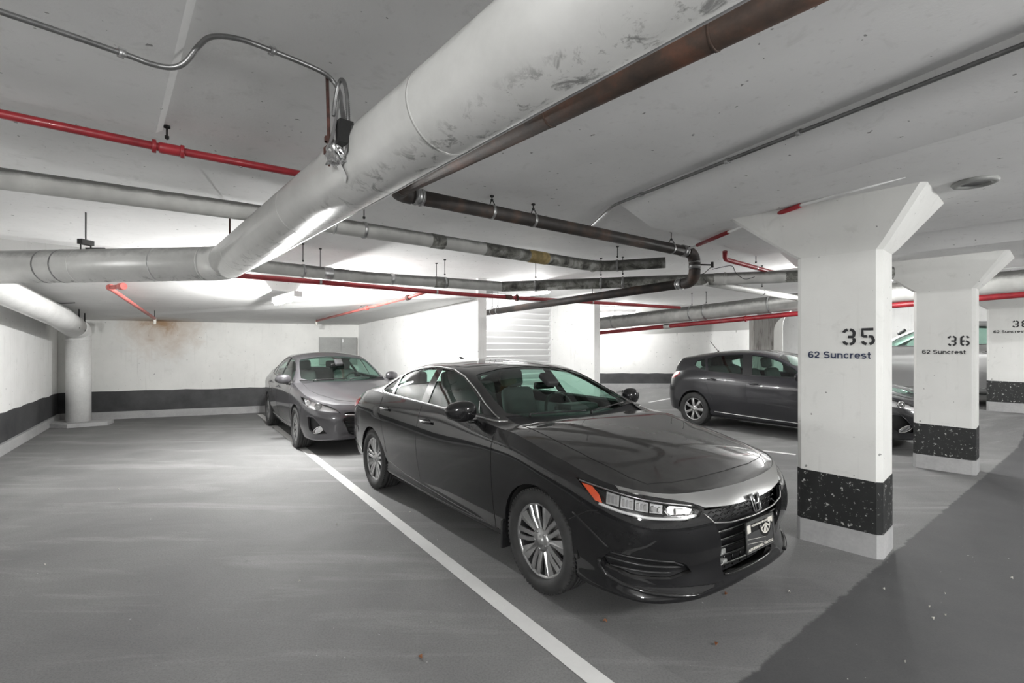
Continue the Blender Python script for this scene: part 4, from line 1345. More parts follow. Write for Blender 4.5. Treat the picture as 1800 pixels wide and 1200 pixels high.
        def mk(sides):
            vv, nn, ff = [], [], []
            for sg in sides:
                mp = []
                for i_, v in enumerate(V):
                    if sg < 0 and len(sides) == 2 and abs(v.y) < 1e-6 and N[i_] is not None:
                        mp.append(i_); continue          # shared with the other half on the centre line
                    mp.append(len(vv))
                    vv.append((v.x, v.y * sg, v.z))
                    nn.append(None if N[i_] is None else Vector((N[i_].x, N[i_].y * sg, N[i_].z)))
                ff += [[mp[a] for a in (q if sg > 0 else q[::-1])] for q in F]
            me = bpy.data.meshes.new(oname or name)
            me.from_pydata(vv, [], ff)
            for m in (mats if isinstance(mats, (list, tuple)) else [mats]): me.materials.append(m)
            me.polygons.foreach_set('use_smooth', [True] * len(me.polygons))
            me.update()
            ln = []
            for lp in me.loops:
                n = nn[lp.vertex_index]
                ln.append((0, 0, 0) if n is None else tuple(n))
            me.normals_split_custom_set(ln)
            o = bpy.data.objects.new(oname or name, me); COL.objects.link(o); o.parent = parent
            if label: o['label'] = label
            out.append(o)
        if not F: print('EMPTY PART', name); return []
        if mirror == 'both': mk((1, -1))
        else: mk((1,)); mk((-1,))
        return out

    def side(s, x, z, off=0.0):
        h = s.bvh.ray_cast(Vector((x, 3, z)), Vector((0, -1, 0)))
        return (h[0] + Vector((0, off, 0))) if h[0] else Vector((x, s.S['hw'], z))
    def front(s, y, z, off=0.0):
        h = s.bvh.ray_cast(Vector((3, abs(y), z)), Vector((-1, 0, 0)))
        p = h[0] if h[0] else Vector((s.S['outline'][0][0], abs(y), z))
        return Vector((p.x + off, y, z))
    def rear(s, y, z, off=0.0):
        h = s.bvh.ray_cast(Vector((-8, abs(y), z)), Vector((1, 0, 0)))
        p = h[0] if h[0] else Vector((s.S['outline'][-1][0], abs(y), z))
        return Vector((p.x - off, y, z))
    def topz(s, x, y, off=0.0):
        h = s.bvh.ray_cast(Vector((x, abs(y), 4)), Vector((0, 0, -1)))
        p = h[0] if h[0] else Vector((x, abs(y), 1))
        return Vector((x, y, p.z + off))
    def seam(s, mb, pts, how, r=0.0028, step=0.03, sides=(1, -1), seg=6):
        """thin line laid on the skin along a polyline"""
        f = {'side': s.side, 'front': s.front, 'top': s.topz, 'rear': s.rear}[how]
        path = []
        for (a, b), (c, d) in zip(pts, pts[1:]):
            n = max(1, int(math.hypot(c - a, d - b) / step))
            path += [f(a + (c - a) * k / n, b + (d - b) * k / n) for k in range(n)]
        path.append(f(*pts[-1]))
        for sg in sides:
            mb.tube([(p.x, p.y * sg, p.z) for p in path], r, seg)

# ------------------------------------------------------------------ wheels
def wheel_meshes(R_, wid, rim_r, kind):
    """returns {name: (mesh)} for a wheel facing +y, centre at the origin"""
    h = wid / 2
    mt = MB()
    prof = [(rim_r * 1.00, h * 0.72), (rim_r * 1.06, h * 0.96), (rim_r + (R_ - rim_r) * 0.5, h * 1.02), (R_ * 0.955, h * 0.90), (R_ * 0.985, h * 0.74),
            (R_, h * 0.60), (R_, h * 0.33), (R_ * 0.984, h * 0.32), (R_ * 0.984, h * 0.26), (R_, h * 0.25), (R_, h * 0.04), (R_ * 0.984, h * 0.03), (R_ * 0.984, -h * 0.03), (R_, -h * 0.04),
            (R_, -h * 0.25), (R_ * 0.984, -h * 0.26), (R_ * 0.984, -h * 0.32), (R_, -h * 0.33), (R_, -h * 0.60), (R_ * 0.985, -h * 0.74), (R_ * 0.955, -h * 0.9), (rim_r + (R_ - rim_r) * 0.5, -h * 1.02), (rim_r, -h * 0.8)]
    mt.lathe(prof, 'y', 64)
    for k in range(72):                       # shoulder blocks
        a = 2 * math.pi * k / 72
        c, q = math.cos(a), math.sin(a)
        rot = Matrix.Rotation(-a, 3, 'Y')
        for sg in (1, -1):
            mt.box((R_ * 0.955, sg * h * 0.78 - 0.012, -0.0075), (R_ * 0.992, sg * h * 0.78 + 0.012, 0.0075), rot=rot)
    out = {'tyre': mt.mesh('tyre', M['rubber'])}
    mr = MB()
    f = h * 0.80
    mr.lathe([(rim_r * 0.90, -h * 0.7), (rim_r * 0.92, f - 0.045), (rim_r * 0.945, f - 0.012), (rim_r * 1.0, f), (rim_r * 1.035, f - 0.004), (rim_r * 1.03, f - 0.02)], 'y', 64, mis=[1, 1, 0, 0, 0])
    out['rim'] = mr.mesh('rim', [M['alloy'], M['alloy_dark']])
    md = MB(); md.lathe([(0.02, f - 0.085), (rim_r * 0.60, f - 0.085), (rim_r * 0.60, f - 0.11)], 'y', 40)
    out['brake_disc'] = md.mesh('brake_disc', M['disc'])
    mk = MB(); mk.lathe([(0.0, -0.02), (rim_r * 0.93, -0.02)], 'y', 40)
    out['barrel_back'] = mk.mesh('barrel_back', M['under'])
    sp = MB()
    def spoke(a0, w0, a1, w1, r0, r1, y0, y1, th=0.028):
        """tapered bar from hub to rim; a = angle, w = half width"""
        vs = []
        for r, a, w_, y in ((r0, a0, w0, y0), ((r0 + r1) / 2, (a0 + a1) / 2, (w0 + w1) / 2 * 0.92, (y0 + y1) / 2 + 0.006), (r1, a1, w1, y1)):
            c, q = math.cos(a), math.sin(a)
            for sx, dy in ((-1, -0.008), (-0.62, 0.0), (0.62, 0.0), (1, -0.008), (0.9, -th), (-0.9, -th)):
                x = r; z = sx * w_
                vs.append((x * c - z * q, y + dy, x * q + z * c))
        fs = []
        for i in range(2):
            for k in range(6):
                l = (k + 1) % 6
                fs.append((i * 6 + k, i * 6 + l, i * 6 + 6 + l, i * 6 + 6 + k))
        return vs, fs
    spokes = []
    def add(*a, **k):
        m = MB(); v, fcs = spoke(*a, **k); m.add(v, fcs, 0, False); spokes.append(m.mesh('spoke', M['alloy']))
    if kind == 'pairs':                       # five pairs, each with a broad machined face at the rim
        for k in range(5):
            a = math.pi / 2 + 2 * math.pi * k / 5 + 0.12
            add(a - 0.22, 0.014, a - 0.125, 0.019, 0.05, rim_r * 0.97, f - 0.016, f - 0.004)
            add(a + 0.22, 0.014, a + 0.125, 0.019, 0.05, rim_r * 0.97, f - 0.016, f - 0.004)
            b = a + math.pi / 5
            m = MB()
            r1 = rim_r * 0.985
            for sg in (-1, 1):                     # flat machined facet with a raised middle ridge
                p = [(r1 * math.cos(b), f - 0.004, r1 * math.sin(b)), (r1 * math.cos(b + sg * 0.21), f - 0.016, r1 * math.sin(b + sg * 0.21)), (0.075 * math.cos(b + sg * 0.16), f - 0.024, 0.075 * math.sin(b + sg * 0.16)), (0.075 * math.cos(b), f - 0.012, 0.075 * math.sin(b))]
                m.add(p + [(x, y - 0.022, z) for x, y, z in p], [(0, 1, 2, 3), (7, 6, 5, 4), (0, 4, 5, 1), (1, 5, 6, 2), (2, 6, 7, 3), (3, 7, 4, 0)])
            spokes.append(m.mesh('spoke', M['alloy']))
    elif kind == 'seven':
        for k in range(7):
            a = math.pi / 2 + 2 * math.pi * k / 7
            add(a, 0.020, a, 0.033, 0.045, rim_r * 0.97, f - 0.008, f - 0.006)
    else:
        for k in range(10):
            a = math.pi / 2 + 2 * math.pi * k / 10
            add(a, 0.013, a, 0.019, 0.05, rim_r * 0.97, f - 0.012, f - 0.006)
    mc = MB(); mc.lathe([(0.075, f - 0.04), (0.072, f - 0.012), (0.05, f - 0.004), (0.034, f - 0.002), (0.033, f + 0.004), (0.0, f + 0.006)], 'y', 24)
    for k in range(5):
        a = 2 * math.pi * k / 5 + 0.3
        mc.lathe([(0.010, f - 0.012), (0.010, f - 0.001), (0.0, f - 0.001)], 'y', 6, at=(0.055 * math.cos(a), 0, 0.055 * math.sin(a)))
    out['hub_cap'] = mc.mesh('hub_cap', M['alloy'])
    out['spokes'] = spokes
    return out

def add_wheel(root, x, y, R_, ms, rot0=0.0):
    o = bpy.data.objects.new('wheel', ms['tyre']); COL.objects.link(o); o.parent = root
    o.location = (x, y, R_)
    o.rotation_euler = (0, rot0, 0 if y > 0 else math.pi)
    for k in ('rim', 'brake_disc', 'barrel_back', 'hub_cap'):
        c = bpy.data.objects.new(k, ms[k]); COL.objects.link(c); c.parent = o
    for me in ms['spokes']:
        c = bpy.data.objects.new('spoke', me); COL.objects.link(c); c.parent = o

def arch_poly(x, z, r, n=30, zmin=-0.2):
    a0 = math.asin(max(-1, (zmin - z) / r)) if abs((zmin - z) / r) < 1 else -math.pi / 2
    return [(x + r * math.cos(2 * math.pi * k / n), z + r * math.sin(2 * math.pi * k / n)) for k in range(n)]

def interior(root, S, rhd=False):
    """seats, dashboard, steering wheel, floor, roof lining, mirror"""
    wb = S['wb']; cx = S['seat_x']; zs = S.get('seat_z', 0.0)
    zf = 0.30 + zs
    MB().box((-wb - 0.45, -0.72, 0.22), (-0.15, 0.72, zf)).build('cabin_floor', M['cabin'], root)
    for y in (-0.37, 0.37):
        st = rbox('front_seat', (0.52, 0.50, 0.22), (cx, y, zf + 0.20), M['seat'], root, rot=(0, R(-8), 0), bev=0.06)
        rbox('backrest', (0.17, 0.48, 0.66), (-0.34, 0, 0.36), M['seat'], st, rot=(0, R(-10), 0), bev=0.07, taper=(0.8, 0.82))
        rbox('headrest', (0.12, 0.27, 0.20), (-0.47, 0, 0.79), M['seat'], st, rot=(0, R(-4), 0), bev=0.05)
        MB().tube([(-0.44, -0.06, 0.60), (-0.46, -0.06, 0.74)], 0.007, 6).tube([(-0.44, 0.06, 0.60), (-0.46, 0.06, 0.74)], 0.007, 6).build('headrest_post', M['satin'], st)
    rx = cx - 0.92
    rs = rbox('rear_seat', (0.55, 1.28, 0.22), (rx, 0, zf + 0.20), M['seat'], root, bev=0.06)
    rbox('backrest', (0.18, 1.28, 0.60), (-0.36, 0, 0.34), M['seat'], rs, rot=(0, R(-16), 0), bev=0.06)
    for y in (-0.38, 0.38):
        rbox('headrest', (0.10, 0.25, 0.15), (-0.50, y, 0.70), M['seat'], rs, bev=0.04)
    zd = S['dash_z']
    rbox('dashboard', (0.62, 1.36, 0.26), (S['dash_x'], 0, zd - 0.13), M['cabin'], root, bev=0.08)
    rbox('instrument_hood', (0.20, 0.36, 0.08), (S['dash_x'] - 0.22, 0.37, zd + 0.01), M['cabin'], root, bev=0.03)
    sw = empty('steering_wheel', (S['dash_x'] - 0.46, 0.37, zd - 0.06)); sw.parent = root; sw.rotation_euler = (0, R(-24), 0)
    m = MB(); c = [(0, 0.185 * math.cos(2 * math.pi * k / 28), 0.185 * math.sin(2 * math.pi * k / 28)) for k in range(28)]
    m.tube(c, 0.016, 10, closed=True); m.build('wheel_rim', M['gloss_black'], sw)
    rbox('wheel_hub', (0.05, 0.15, 0.12), (0.01, 0, 0), M['cabin'], sw, bev=0.02)
    MB().box((-0.01, -0.18, -0.012), (0.01, 0.18, 0.012)).box((-0.01, -0.012, -0.18), (0.01, 0.012, 0)).build('wheel_spoke', M['satin'], sw)
    hx, hz = S['mirror_at']
    rbox('interior_mirror', (0.04, 0.24, 0.065), (hx, 0, hz), M['gloss_black'], root, rot=(0, R(10), 0), bev=0.018)
    rbox('sensor_housing', (0.16, 0.13, 0.06), (hx + 0.06, 0, hz + 0.055), M['cabin'], root, rot=(0, R(32), 0), bev=0.02)
    for y in (-0.74, 0.74):
        MB().box((-wb + 0.25, -0.03, 0), (-0.55, 0.03, 0.58)).build('door_trim', M['cabin'], root, loc=(0, y, 0.36 + zs))
    MB().box((rx - 0.95, -0.60, 0), (rx - 0.42, 0.60, 0.02)).build('parcel_shelf', M['cabin'], root, loc=(0, 0, S['shelf_z']))

def side_mirror(root, S, pm):
    x, y, z = S['door_mirror']
    for sg in (1, -1):
        bm = bmesh.new()
        bmesh.ops.create_uvsphere(bm, u_segments=24, v_segments=14, radius=1.0)
        for v in bm.verts:
            c = v.co
            e = lambda t, p: math.copysign(abs(t) ** p, t)
            c.x, c.y, c.z = e(c.x, 0.75), e(c.y, 0.7), e(c.z, 0.8)
            # tapers towards the tip, flat at the glass
            k = 1 - 0.22 * max(0, c.y)
            c.x = c.x * 0.085 * k if c.x > 0 else c.x * 0.030
            c.z = c.z * 0.080 * k
            c.y = c.y * 0.120
            c.x -= 0.035 * max(0, c.y) / 0.12
        if sg < 0:
            for v in bm.verts: v.co.y *= -1
            bmesh.ops.reverse_faces(bm, faces=bm.faces)
        o = bm_obj('door_mirror', bm, pm, root, loc=(x, y * sg, z), smooth=True)
        MB().add([(-0.036, -0.095, -0.055), (-0.036, 0.095, -0.05), (-0.036, 0.095, 0.05), (-0.036, -0.095, 0.055)], [(3, 2, 1, 0), (0, 1, 2, 3)]).build('mirror_glass', M['chrome'], o, loc=(0.0, 0, 0))
        m = MB()
        yi = S['belt_y_mirror'] - y
        m.tube([(0.03, yi * sg, -0.085), (0.025, (yi + 0.07) * sg, -0.080), (0.0, -0.05 * sg, -0.055)], [0.030, 0.022, 0.028], 10, flat=0.6)
        m.build('mirror_arm', M['gloss_black'], o)

def door_handle(root, sh, x, z, mat, trim=None, w_=0.20):
    for sg in (1, -1):
        p = sh.side(x, z)
        o = empty('door_handle', (x, p.y * sg, z)); o.parent = root
        pts = []
        for k in range(9):
            t = k / 8
            pts.append(((t - 0.5) * w_, sg * (0.006 + 0.030 * math.sin(math.pi * t) ** 0.6), 0.004))
        MB().tube(pts, [0.010] + [0.0145] * 7 + [0.010], 10, flat=0.8).build('grip', mat, o)
        m = MB()
        m.add([(math.cos(2 * math.pi * k / 20) * w_ * 0.33 + 0.01, sg * 0.003, math.sin(2 * math.pi * k / 20) * 0.032) for k in range(20)], [list(range(20))])
        m.build('handle_recess', M['plastic'], o)
        if trim:
            MB().tube([(q[0], q[1] + sg * 0.004, q[2] + 0.011) for q in pts], 0.004, 6).build('handle_trim', trim, o)
# ------------------------------------------------------------------ the three makes of body
Q = math.sqrt(0.5)
PROJ = {'side': None, 'top': None, 'front': None, 'df': None, 'dr': None}
def diag_pred(lo): return lambda c: c.y > lo

ACC = dict(
    wb=2.83, hw=0.931, mid=-1.5,
    outline=[(.94, 0), (.925, .30), (.872, .56), (.745, .77), (.53, .880), (.2, .915), (-.3, .925), (-1.4, .931), (-2.4, .928), (-2.9, .92), (-3.3, .895), (-3.65, .82), (-3.86, .62), (-3.925, .35), (-3.945, 0)],
    prof={
        0: [(.16, .185), (.035, .20), (.03, .27), (.02, .38), (.0, .50), (.0, .585), (.03, .665), (.085, .742)],
        2: [(.16, .18), (.02, .195), (.035, .27), (.045, .36), (.005, .48), (.005, .585), (.035, .67), (.095, .748)],
        3: [(.14, .18), (.015, .20), (.04, .28), (.035, .38), (.0, .50), (.0, .60), (.03, .69), (.085, .768)],
        4: [(.12, .18), (.03, .21), (.03, .29), (.015, .40), (.0, .52), (.0, .63), (.02, .725), (.065, .800)],
        5: [(.10, .19), (.05, .22), (.03, .30), (.01, .42), (0, .56), (.0, .68), (.015, .785), (.065, .868)],
        6: [(.12, .20), (.06, .23), (.04, .31), (.020, .43), (.004, .58), (.0, .74), (.008, .86), (.06, .970)],
        7: [(.12, .20), (.055, .235), (.05, .31), (.030, .42), (.006, .58), (.0, .74), (.020, .89), (.065, 1.033)],
        8: [(.12, .20), (.055, .25), (.05, .32), (.030, .43), (.004, .60), (0, .76), (.020, .91), (.075, 1.052)],
        9: [(.12, .20), (.06, .25), (.03, .34), (.012, .46), (.0, .62), (0, .78), (.018, .925), (.10, 1.065)],
        10: [(.12, .22), (.06, .26), (.02, .35), (.005, .46), (.0, .62), (0, .78), (.015, .91), (.12, 1.045)],
        11: [(.12, .24), (.05, .28), (.02, .37), (.0, .48), (.0, .62), (.0, .76), (.02, .88), (.10, .985)],
        14: [(.15, .24), (.05, .28), (.02, .39), (.0, .50), (.01, .62), (.03, .76), (.05, .90), (.09, 1.02)]},
    center=[(.855, .742), (.79, .772), (.6, .842), (.3, .912), (0, .957), (-.3, .990), (-.46, 1.005), (-.62, 1.075), (-.9, 1.212), (-1.12, 1.318), (-1.28, 1.378), (-1.5, 1.418), (-1.8, 1.442), (-2.1, 1.438), (-2.4, 1.405), (-2.7, 1.335), (-3.0, 1.228), (-3.25, 1.128), (-3.4, 1.087), (-3.6, 1.074), (-3.80, 1.06), (-3.845, 1.04)],
    rail=[(-.30, .80, .955), (-.50, .775, 1.005), (-.66, .735, 1.085), (-.9, .690, 1.195), (-1.15, .650, 1.298), (-1.4, .628, 1.362), (-1.65, .620, 1.386), (-1.95, .622, 1.386), (-2.25, .632, 1.352), (-2.55, .655, 1.28), (-2.8, .682, 1.20), (-3.0, .705, 1.135), (-3.2, .735, 1.085), (-3.35, .76, 1.066)],
    gh=(-.40, -3.34), hood_rail=(.86, .50), roof_pow=2.3,
    seat_x=-1.40, dash_x=-.70, dash_z=.985, mirror_at=(-.98, 1.215), shelf_z=1.04, door_mirror=(-.80, -0, 0), belt_y_mirror=.86)
ACC['door_mirror'] = (-.80, .985, 1.075)

def build_car(S, name, label, cat, loc, heading, pm, tyre, rimr, twid, wheel_kind, half_track, den, z0=0.0, group=None):
    root = empty(name, (loc[0], loc[1], z0), R(-heading), label, cat, group)
    sh = Shell(S, den)
    def reg(nm, poly, how, zones, lo=-1):
        if how in ('df', 'dr'):
            # diagonal view: turn the mesh, cut in x-z, turn it back
            a = R(45) if how == 'df' else R(-45)
            rot = Matrix.Rotation(a, 4, 'Z')
            sgn = -1 if how == 'df' else 1
            for v in sh.bm.verts: v.co.rotate(Matrix.Rotation(a, 3, 'Z'))
            # after +45 deg: x' = (x - y)/sqrt2 = -s ; after -45 deg: x' = (x + y)/sqrt2 = s
            sh.region(nm, [(sgn * s_, z) for s_, z in poly], (0, 2), zones, lambda c: (Matrix.Rotation(-a, 3, 'Z') @ c).y > lo)
            for v in sh.bm.verts: v.co.rotate(Matrix.Rotation(-a, 3, 'Z'))
        else:
            ax = {'side': (0, 2), 'top': (0, 1), 'front': (1, 2)}[how]
            pred = None
            if how == 'side' and nm != 'front_bumper': pred = lambda c: c.y > max(lo, .3)
            elif how == 'front': pred = lambda c: c.x > .35
            sh.region(nm, poly, ax, zones, pred)
    ar = S['arch']
    for (ax_, az, r_) in ar:
        reg('wheel_arch', arch_poly(ax_, az, r_, 36), 'side', (0,), .5)
    for nm, poly, how, zones in S['cuts']:
        reg(nm, poly, how, zones)
    skin = dict(S['takes'])
    for nm, (mats, mir, off, rim, on, lab) in skin.items():
        mats = pm if mats == 'paint' else M[mats]
        sh.take(nm, mats, root, mir, off, rim, on or nm, lab)
    sh.take(None, pm, root, 'both', 0.0, 0.03, 'body')
    # wheel housings, underside
    wb = S['wb']
    for (ax_, az, r_) in ar:
        for sg in (1, -1):
            m = MB()
            n = 18
            pr = [(r_ * 1.012 * math.cos(math.pi * k / n), r_ * 1.012 * math.sin(math.pi * k / n)) for k in range(n + 1)]
            y1, y2 = S['hw'] - 0.035, 0.50
            vs = [(ax_ + a, sg * y1, az + b) for a, b in pr] + [(ax_ + a, sg * y2, az + b) for a, b in pr]
            m.add(vs, [(k, k + 1, n + 2 + k, n + 1 + k) for k in range(n)] + [list(range(n + 1, 2 * n + 2))])
            m.build('wheel_housing', M['under'], root)
    fx, rx = S['outline'][0][0] - 0.14, S['outline'][-1][0] + 0.16
    m = MB()
    ra = ar[0][2] + 0.01
    m.box((rx + 0.15, -0.50, 0.20), (fx - .1, 0.50, 0.24))
    for sg in (1, -1):
        y0_, y1_ = sorted((sg * 0.5, sg * (S['hw'] - 0.10)))
        m.box((-wb + ra, y0_, 0.20), (-ra, y1_, 0.24))
    m.box((-.36, -.72, .24), (-.32, .72, .92))
    m.build('underbody', M['under'], root)
    ms = wheel_meshes(tyre, twid, rimr, wheel_kind)
    for (x, sg, rt) in ((0, 1, .3), (0, -1, .5), (-wb, 1, .9), (-wb, -1, .2)):
        add_wheel(root, x, sg * half_track, tyre, ms, rt)
    interior(root, S)
    side_mirror(root, S, pm)
    m = MB()
    for pts, how, r_ in S['seams']: sh.seam(m, pts, how, r_)
    m.build('panel_gap', M['under'], root, kind='stuff')
    for pts, how, r_, mt, nm in S['trims']:
        m = MB(); sh.seam(m, pts, how, r_, 0.03, (1, -1), 8); m.build(nm, M[mt], root)
    for x, z, tr in S['handles']:
        door_handle(root, sh, x, z, pm, M[tr] if tr else None)
    # wipers
    for pts in S['wipers']:
        m = MB()
        P_ = [sh.topz(x, y, 0.018) for x, y in pts]
        m.tube([sh.topz(pts[0][0] + (pts[1][0] - pts[0][0]) * k / 8, pts[0][1] + (pts[1][1] - pts[0][1]) * k / 8, 0.012) for k in range(9)], 0.006, 8)
        m.tube([P_[0] + Vector((0, 0, -0.03)), P_[0] + Vector((0, 0, 0.0))], 0.010, 8)
        m.build('wiper', M['plastic'], root)
    return root, sh

def bar(sh, pts, r, off, flat=1.0, seg=8, step=.03, both=True):
    """bar across the front following the skin; pts (y, z)"""
    m = MB(); path = []
    for (a, b), (c, d) in zip(pts, pts[1:]):
        n = max(1, int(math.hypot(c - a, d - b) / step))
        path += [sh.front(a + (c - a) * k / n, b + (d - b) * k / n, off) for k in range(n)]
    path.append(sh.front(*pts[-1], off))
    m.tube(path, r, seg, flat=flat)
    return m

# ---- black sedan in the foreground
ACC['arch'] = [(0, .335, .352), (-2.83, .335, .350)]
HL_A = [(.392, .800), (.29, .692), (.15, .657), (.0, .638), (-.19, .626), (-.275, .640), (-.30, .668), (-.26, .694), (-.10, .720), (.12, .757), (.26, .784)]
FOG_A = [(.20, .448), (.0, .436), (-.14, .415), (-.20, .385), (-.235, .335), (-.12, .312), (.10, .318), (.23, .352), (.25, .39)]
ACC['cuts'] = [
    ('windshield', [(-.475, -.01), (-.50, .3), (-.555, .58), (-.61, .70), (-.78, .688), (-.95, .655), (-1.12, .625), (-1.20, .595), (-1.255, .30), (-1.27, -.01)], 'top', (1, 2)),
    ('cowl_panel', [(-.385, -.01), (-.40, .25), (-.435, .5), (-.42, .70), (-.575, .735), (-.555, .58), (-.50, .3), (-.475, -.01)], 'top', (1, 2)),
    ('hood', [(.745, -.01), (.735, .3), (.705, .50), (.655, .650), (.56, .69), (.30, .715), (0, .715), (-.40, .705), (-.435, .5), (-.40, .25), (-.385, -.01)], 'top', (1, 2)),
    ('rear_window', [(-2.60, -.01), (-2.62, .35), (-2.70, .585), (-3.0, .635), (-3.19, .66), (-3.27, .4), (-3.29, -.01)], 'top', (2,)),
    ('trunk_lid', [(-3.32, -.01), (-3.31, .45), (-3.34, .60), (-3.5, .64), (-3.95, .60), (-3.95, -.01)], 'top', (1, 2)),
    ('front_side_window', [(-.745, 1.045), (-1.60, 1.052), (-1.695, 1.355), (-1.50, 1.345), (-1.30, 1.30), (-1.12, 1.235), (-.93, 1.150)], 'side', (1, 2)),
    ('rear_side_window', [(-1.735, 1.055), (-2.385, 1.068), (-2.50, 1.262), (-2.30, 1.315), (-2.05, 1.352), (-1.815, 1.362)], 'side', (1, 2)),
    ('quarter_window', [(-2.455, 1.070), (-2.69, 1.080), (-2.76, 1.10), (-2.735, 1.135), (-2.575, 1.228), (-2.545, 1.24)], 'side', (1, 2)),
    ('mirror_sail', [(-.60, 1.035), (-.725, 1.045), (-.885, 1.125), (-.80, 1.105)], 'side', (1, 2)),
    ('pillar_cover', [(-1.60, 1.052), (-1.735, 1.055), (-1.815, 1.362), (-1.695, 1.355)], 'side', (1, 2)),
    ('quarter_pillar', [(-2.385, 1.068), (-2.455, 1.070), (-2.545, 1.24), (-2.50, 1.262)], 'side', (1, 2)),
    ('front_door', [(-.49, .265), (-.485, .60), (-.495, 1.3), (-1.692, 1.3), (-1.685, .265)], 'side', (0,)),
    ('rear_door', [(-1.685, .265), (-1.692, 1.3), (-2.66, 1.3), (-2.62, .93), (-2.545, .80), (-2.455, .62), (-2.43, .45), (-2.42, .265)], 'side', (0,)),
    ('front_bumper', [(.32, .15), (.315, .562), (.44, .640), (1.2, .76), (1.2, .15)], 'side', (0,)),
    ('rear_bumper', [(-1.90, .24), (-1.86, .60), (-1.95, .70), (-2.9, .70), (-2.9, .20)], 'dr', (0,)),
    ('headlight', HL_A, 'df', (0,)),
    ('fog_recess', FOG_A, 'df', (0,)),
    ('grille', [(-.01, .656), (.25, .661), (.43, .676), (.455, .655), (.40, .60), (.355, .52), (.315, .42), (.285, .29), (.23, .262), (-.01, .258)], 'front', (0,)),
    ('grille_trim', [(-.01, .656), (.25, .661), (.43, .676), (.50, .705), (.60, .728), (.70, .748), (.80, .772), (.80, .83), (-.01, .83)], 'front', (0,)),
    ('tail_lamp', [(-1.765, .885), (-1.80, .945), (-2.0, .958), (-2.45, .965), (-2.45, .86), (-2.1, .83), (-1.88, .838)], 'dr', (0,)),
]
ACC['takes'] = [
    ('windshield', ('glass', 'both', -.004, 0, 0, 'green tinted windshield')), ('cowl_panel', ('plastic', 'both', -.012, 0, 0, None)),
    ('hood', ('paint', 'both', .003, .02, 0, None)), ('rear_window', ('glass', 'both', -.004, 0, 0, None)), ('trunk_lid', ('paint', 'both', .002, .02, 0, None)),
    ('front_side_window', ('glass_dark', 'sides', -.006, 0, 'side_window', None)), ('rear_side_window', ('glass_dark', 'sides', -.006, 0, 'side_window', None)), ('quarter_window', ('glass_dark', 'sides', -.006, 0, 'side_window', None)),
    ('mirror_sail', ('plastic', 'sides', .002, 0, 0, None)), ('pillar_cover', ('gloss_black', 'sides', .001, 0, 0, None)), ('quarter_pillar', ('gloss_black', 'sides', .001, 0, 0, None)),
    ('front_door', ('paint', 'sides', .0015, .02, 0, None)), ('rear_door', ('paint', 'sides', .0015, .02, 0, None)),
    ('headlight', ('lens', 'sides', .003, 0, 'headlight_lens', 'clear headlight lens with amber corner')),
    ('grille_trim', ('satin', 'both', .007, .03, 0, 'satin silver bar across the nose')),
    ('tail_lamp', ('redlens', 'sides', .004, .02, 0, 'red tail lamp')), ('rear_bumper', ('paint', 'both', .002, .02, 0, None)), ('front_bumper', ('paint', 'both', .001, .03, 0, None)),
]
ACC['seams'] = [
    ([(-.49, .27), (-.485, .60), (-.495, .955)], 'side', .003), ([(-1.685, .27), (-1.69, .70), (-1.692, 1.02)], 'side', .003),
    ([(-2.44, .47), (-2.455, .62), (-2.545, .80), (-2.62, .93), (-2.65, 1.03)], 'side', .003), ([(-.49, .27), (-2.42, .285)], 'side', .0025),
    ([(.30, .555), (.44, .638), (.50, .655)], 'side', .0028),
    ([(.745, 0), (.735, .3), (.705, .50), (.655, .650)], 'top', .003), ([(.655, .650), (.56, .69), (.30, .715), (0, .715), (-.40, .705)], 'top', .003),
    ([(-3.31, 0), (-3.31, .45), (-3.34, .60), (-3.5, .64), (-3.78, .61)], 'top', .003),
]
_btm = [(-.52, 1.012), (-.80, 1.026), (-1.40, 1.043), (-2.0, 1.056), (-2.5, 1.066), (-2.72, 1.072)]
ACC['trims'] = [
    (_btm, 'side', .0085, 'satin', 'window_trim'),
    ([(-2.72, 1.072), (-2.775, 1.082), (-2.795, 1.102), (-2.76, 1.138), (-2.59, 1.236), (-2.30, 1.328), (-2.05, 1.365), (-1.80, 1.374), (-1.50, 1.358), (-1.28, 1.308), (-1.05, 1.222), (-.80, 1.112), (-.58, 1.030)], 'side', .0055, 'satin', 'window_trim'),
    ([(-.885, 1.13), (-.79, 1.05)], 'side', .004, 'satin', 'sail_trim'),
    ([(-.46, .262), (-1.2, .285), (-2.0, .325), (-2.42, .385)], 'side', .005, 'paint_black', 'sill_crease'),
]
ACC['handles'] = [(-1.52, .895, 'chrome'), (-2.46, .915, 'chrome')]
ACC['wipers'] = [((-.545, -.52), (-.505, .05)), ((-.49, .10), (-.575, .60))]

acc, sh = build_car(ACC, 'sedan', 'glossy black sedan in the foreground with green tinted windshield and silver nose bar', 'car', (.882, 3.615), 53.15, M['paint_black'], .328, .228, .222, 'pairs', .795, 1.0)
